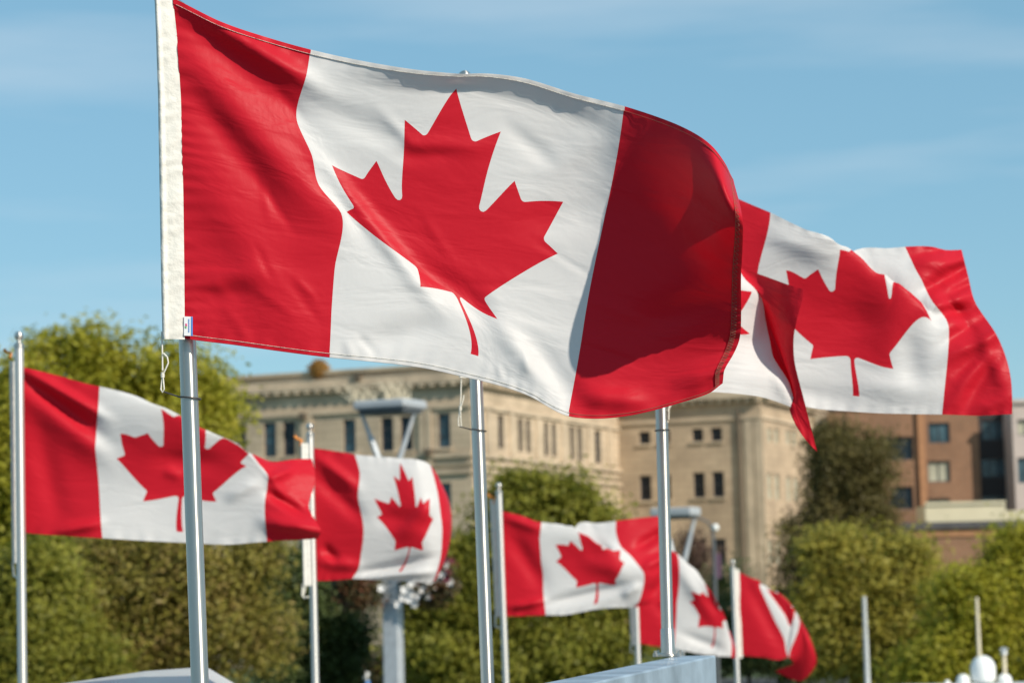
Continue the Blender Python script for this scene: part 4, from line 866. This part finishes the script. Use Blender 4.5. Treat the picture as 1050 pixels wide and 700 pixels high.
pts4 = [(0,0,22,376),(0,.5,23,462),(0,1,24,545.5),(.25,0,64,386),(.25,1,65,549),(.5,0,102,396),(.5,.27,99,439),(.5,.4,97.7,459),(.5,.7,102,507),(.5,1,105,551.4),(.75,0,147,409),
  ('ULt',165,419),('nL',166.6,456.6),('t1L',151.4,443.7),('cL',139,448),('LT',123.4,444.3),('dL',127.7,466),('LB',119.4,470),('lcL',150,503),('btL',146.6,513.7),('st',185,510),('sb',184.3,545),('btR',222,514),('lcR',219,505),('RB',253,478),('dR',247,474),('nR',211,459),('t1R',230,449),('cR',240,454),
  (1,.16,192,430),(1,.05,196,440),(1,0,196,447),(1.15,.25,212,441),(1.2,.06,222,458),(1.35,.2,246,462),(1.5,0,258,465),(1.5,.3,266,476),(1.5,.45,275,488),(1.5,.6,274,500),(1.5,.75,271.5,517),(1.5,1,273.7,555),
  (1.65,0,278,473),(1.82,0,298,471),(1.85,.25,308,487),(1.95,.45,316,503),(2,.62,317,521),(2,.8,328.5,542),(2,1,326,552),(1.75,1,300,553.5),(1.75,.75,298,528),(1.75,.5,296,508),(.75,1,147,554),(1,1,188.6,556),(1.25,1,235,558)]
dep4 = [(0,0,.04),(0,1,.04),(.5,.0,.0),(.5,.5,.03),(.5,1,.0),(1,.5,.02),(1,.16,-.04),(1,0,.09),(1.2,.06,.09),(.75,0,.0),(1.35,.2,.0),(1,1,.02),(1.5,0,.06),(1.5,.5,.0),(1.5,1,.0),(1.75,.0,.14),(1.75,.4,.05),(1.75,.75,-.03),(2,.3,.14),(2,.6,.06),(2,.8,-.04),(2,1,.0)]
folds4 = [(28,382,102,424,5,-.03),(28,390,104,448,8,.03),(28,402,110,470,14,-.02),(60,545,102,536,5,-.02),(40,440,60,530,12,.012),(235,510,262,495,6,-.012),(272,535,322,542,8,-.03),(276,505,312,528,5,.03),(278,490,300,480,5,-.02),(165,470,225,475,10,.012),(170,482,185,488,5,-.01)]
fm4 = FlagMap(12.95, pts4, dep4, [(*q[:5], q[5]*1.7) for q in folds4], hem_pucker(.003, 50))
flag('flag at the far left in front of the lime tree, sagging along its top edge', fm4, 60, (12.99, [(9.5,20,370),(11,21,460),(12.5,22,577)]), tie=(7,361), rope=([[(13,577,0),(14,590,0),(18,592,-.03)]], .006, []))

pts5 = [(0,0,318.5,459),(0,.5,321,527),(0,1,323.5,595),(.25,0,342,462),(.25,1,343,594.5),(.5,0,363.7,465.7),(.5,.2,369,487),(.5,.35,367,508.6),(.5,.5,371.4,531),(.5,.8,370,569),(.5,.92,367,584),(.5,1,361,593),
  ('top',410.6,474.5),('URt',423,488.5),('ULt',403.4,487.5),('nL',410.5,518),('nR',426.5,518.5),('t1L',401,509),('LT',383.7,511),('LB',386.3,530),('lcL',405,554),('btL',404.3,564),('st',420,562),('sb',410,585.7),('btR',434,564),('lcR',433,555.7),('RB',444.3,532),('RT',440.6,511),('t1R',431.4,509.4),
  (1,0,411,470),(1.5,0,441.4,477),(1.5,.2,447,497),(1.5,.45,452,529),(1.5,.7,453,557),(1.5,1,444,596),(1.62,0,448,486),(1.62,.3,457.5,511),(1.62,.55,461,535),(1.62,.8,458,566),(1.62,1,448,592),(2,0,446,490),(2,.3,455,512),(2,.55,458,535),(2,.8,455,564),(2,1,446,588),(1,1,402,595)]
dep5 = [(0,0,.03),(0,1,.03),(.5,0,.0),(.5,.5,-.03),(.5,1,.05),(1,0,.0),(1,.5,-.06),(1,1,.04),(1.5,0,.06),(1.5,.5,.03),(1.5,1,.08),(1.62,.0,.16),(1.62,.5,.14),(1.62,1,.18),(2,.0,.48),(2,.5,.46),(2,1,.48)]
folds5 = [(327,470,366,500,6,-.02),(327,490,370,530,8,.02),(330,575,366,580,6,-.02),(332,560,345,575,5,.02),(372,588,440,572,5,.025),(360,592,450,586,4,-.02),(390,530,440,535,10,.015),(415,545,445,515,8,-.02)]
fm5 = FlagMap(16.35, pts5, dep5, [(*q[:5], q[5]*1.7) for q in folds5], hem_pucker(.003, 50))
flag('flag in front of the lamp post with flower baskets, its maple leaf upright', fm5, 60, (16.22, [(308.5,316.5,454),(309.5,318,530),(311,320,600)]), tie=(305,450), rope=([[(310.5,598,0),(310,610,0),(312,612.5,0),(316,611.5,-.02)], [(313,600,0),(312,606,0),(310.5,610,0)]], .007, []))

pts6 = [(0,0,512,523),(0,.5,514,577),(0,1,516.5,631),(.25,0,537,529),(.25,1,539,631),(.5,0,555,535),(.5,.18,553.3,552),(.5,.42,555,577),(.5,.7,557,605),(.5,.87,558,617),(.5,1,559.4,630.4),(.75,0,578,538),
  ('LT',569.5,558.6),('t1L',584.8,554),('nL',597,563),('LB',570,575.7),('lcL',591,595),('btL',590.5,602),('st',612.4,598.6),('sb',610.5,618.6),('btR',631.4,599.5),('lcR',631.4,594),('RB',640.6,576.7),('RT',636,564),('ULt',592,545),
  (.88,.12,588,540),(1.0,.24,605,551),(1.14,.33,619,560),(1.0,.1,606,563),(1,0,598,558),(1.14,.2,621,572),(1.1,0,589,546),(1.2,.02,596,539),(1.3,.14,616,552),(1.4,0,614,536),
  (1.5,0,631.4,533.8),(1.5,.1,631.4,544),(1.5,.25,637,560.5),(1.5,.45,650.5,574),(1.5,.6,659.6,586),(1.5,.75,660,599.5),(1.5,.9,655,616.7),(1.5,1,650,622),(.75,1,580,630),(1,1,606,625),(1.25,1,632,622.5),
  (1.75,0,653,531),(2,0,686,528),(2,.5,688,575),(2,1,685,617),(1.75,1,668,619),(1.75,.5,672,575)]
dep6 = [(0,0,.04),(0,1,.04),(.5,0,0),(.5,.5,.02),(.5,1,0),(1,.5,0),(1,.24,-.02),(1.14,.33,-.02),(1,0,.08),(1.14,.2,.05),(1.2,0,.14),(1.3,.12,.12),(1.5,0,.14),(1.5,.25,.06),(1.5,.6,-.03),(1.5,1,.05),(1,1,.0),(1.25,.7,-.03),(2,0,.2),(2,.5,.12),(2,1,.15),(1.75,.5,.06)]
folds6 = [(519,530,552,542,5,-.02),(525,550,556,600,9,.02),(525,622,556,616,4,-.03),(565,618,640,600,5,.03),(640,610,655,600,5,-.02),(655,560,680,545,5,.03),(662,580,684,570,5,-.03),(600,575,640,585,9,-.02),(665,610,685,590,6,.03)]
fm6 = FlagMap(20.65, pts6, dep6, [(*q[:5], q[5]*1.7) for q in folds6], hem_pucker(.004, 40))
flag('flag before the rounded green tree, a fold across the top of its leaf', fm6, 60, (20.66, [(502,512,512),(505,513.5,570),(508,515.5,632)]), tie=(503,509), rope=([[(508,630,0),(508,642,0),(513,643,-.02)]], .008, []))

pts7 = [(0,0,652,560),(0,.5,653,610),(0,1,654.5,658.5),(.25,0,672,561),(.5,0,694,567),(.5,.5,694,618),(.5,1,691,664),(.25,1,672,662),
  ('LT',708.6,605.7),('t1L',720,606),('nL',726,611),('LB',707,617),('lcL',717,631),('btL',715.7,643),('btR',741.4,644),('st',733,644),('sb',730,663),('RB',745,638),('RT',741,629),
  (.75,.05,713,585),(1,.2,730,608),(1.2,.3,739,625),(.75,0,710,589),(1,0,722,615),(1.25,0,734,634),(1.25,1,738,672.5),(1,1,724,671),(.75,1,708,668),(1.5,.5,747,650),(1.5,0,742,640),(1.5,1,749.5,673),(2,0,748,646),(2,.5,753,660),(2,1,754,674)]
dep7 = [(0,0,.04),(0,1,.04),(.5,0,0),(.5,.5,.02),(.5,1,0),(1,.5,0),(1,.2,-.04),(1,0,.1),(1.25,0,.12),(.75,0,.06),(1,1,.02),(1.5,.5,.06),(1.5,0,.14),(1.5,1,.05),(2,.5,.4),(2,0,.4),(2,1,.35)]
fm7 = FlagMap(24.05, pts7, dep7, [(695,580,735,640,7,-.03),(700,650,740,665,5,.03),(660,600,690,640,7,.02)], hem_pucker(.004, 40))
flag('drooping flag right behind the pole on the beam, its top folded down', fm7, 60, (24.07, [(643.5,652,556),(645,653.5,610),(647,655,661)]), rope=([[(647,659,0),(647,668,0),(651,669,-.02)]], .008, []))

pts8 = [(0,0,754,584),(0,.5,756,628),(0,1,758.5,671),(.25,0,770,592),(.25,1,783,673.5),(.42,1,800,676),(.5,0,781,598),(.5,.5,795,637),(.5,.9,806.5,668.5),(.5,1,808,673),
  ('LT',786,603.5),('cL',789,605),('LB',808.5,639.5),('lcL',809.5,642),('btL',809,645),('lcR',811.5,640.5),('btR',810.5,644),('sb',808.2,660),('RB',815,630.5),('RT',815.5,627),('nL',797.5,608),('nR',811.5,621),('top',804,619),('t1L',791.5,606),('t1R',814.5,625),
  (.6,0,783,606),(.8,0,791,614),(1,0,802,623),(1.25,0,809,630),(1.5,0,814,634),(1.5,.4,818,630),(1.5,.6,820,638),(1.5,.8,815,655),(1.5,.93,810,667),(1.5,1,808.8,673),(1.0,1,808.3,673.5),
  (1.75,0,826,645),(1.75,.5,827,657),(1.75,1,813,680),(2,0,832,664),(2,.5,836,682),(2,.75,820,698),(2,1,795,688)]
dep8 = [(0,0,.04),(0,1,.04),(.5,0,.02),(.5,.5,0),(.5,1,-.0),(.75,.5,.04),(1,0,.16),(.7,0,.12),(1,.2,.09),(.88,.41,.02),(1.12,.41,.02),(1,.5,.03),(1,1,.08),(1.5,0,.12),(1.5,.5,.02),(1.5,1,.0),(1.75,.5,.0),(2,.0,.1),(2,.5,.12),(2,1,.3),(2,.75,.22)]
fm8 = FlagMap(27.55, pts8, dep8, [(768,600,800,660,7,.03)], hem_pucker(.004, 40))
flag('smallest flag, at the right of the beam, folded so a white V shows amid red', fm8, 60, (27.56, [(752.5,758,583),(754,759.5,630),(755,761.5,674)]))
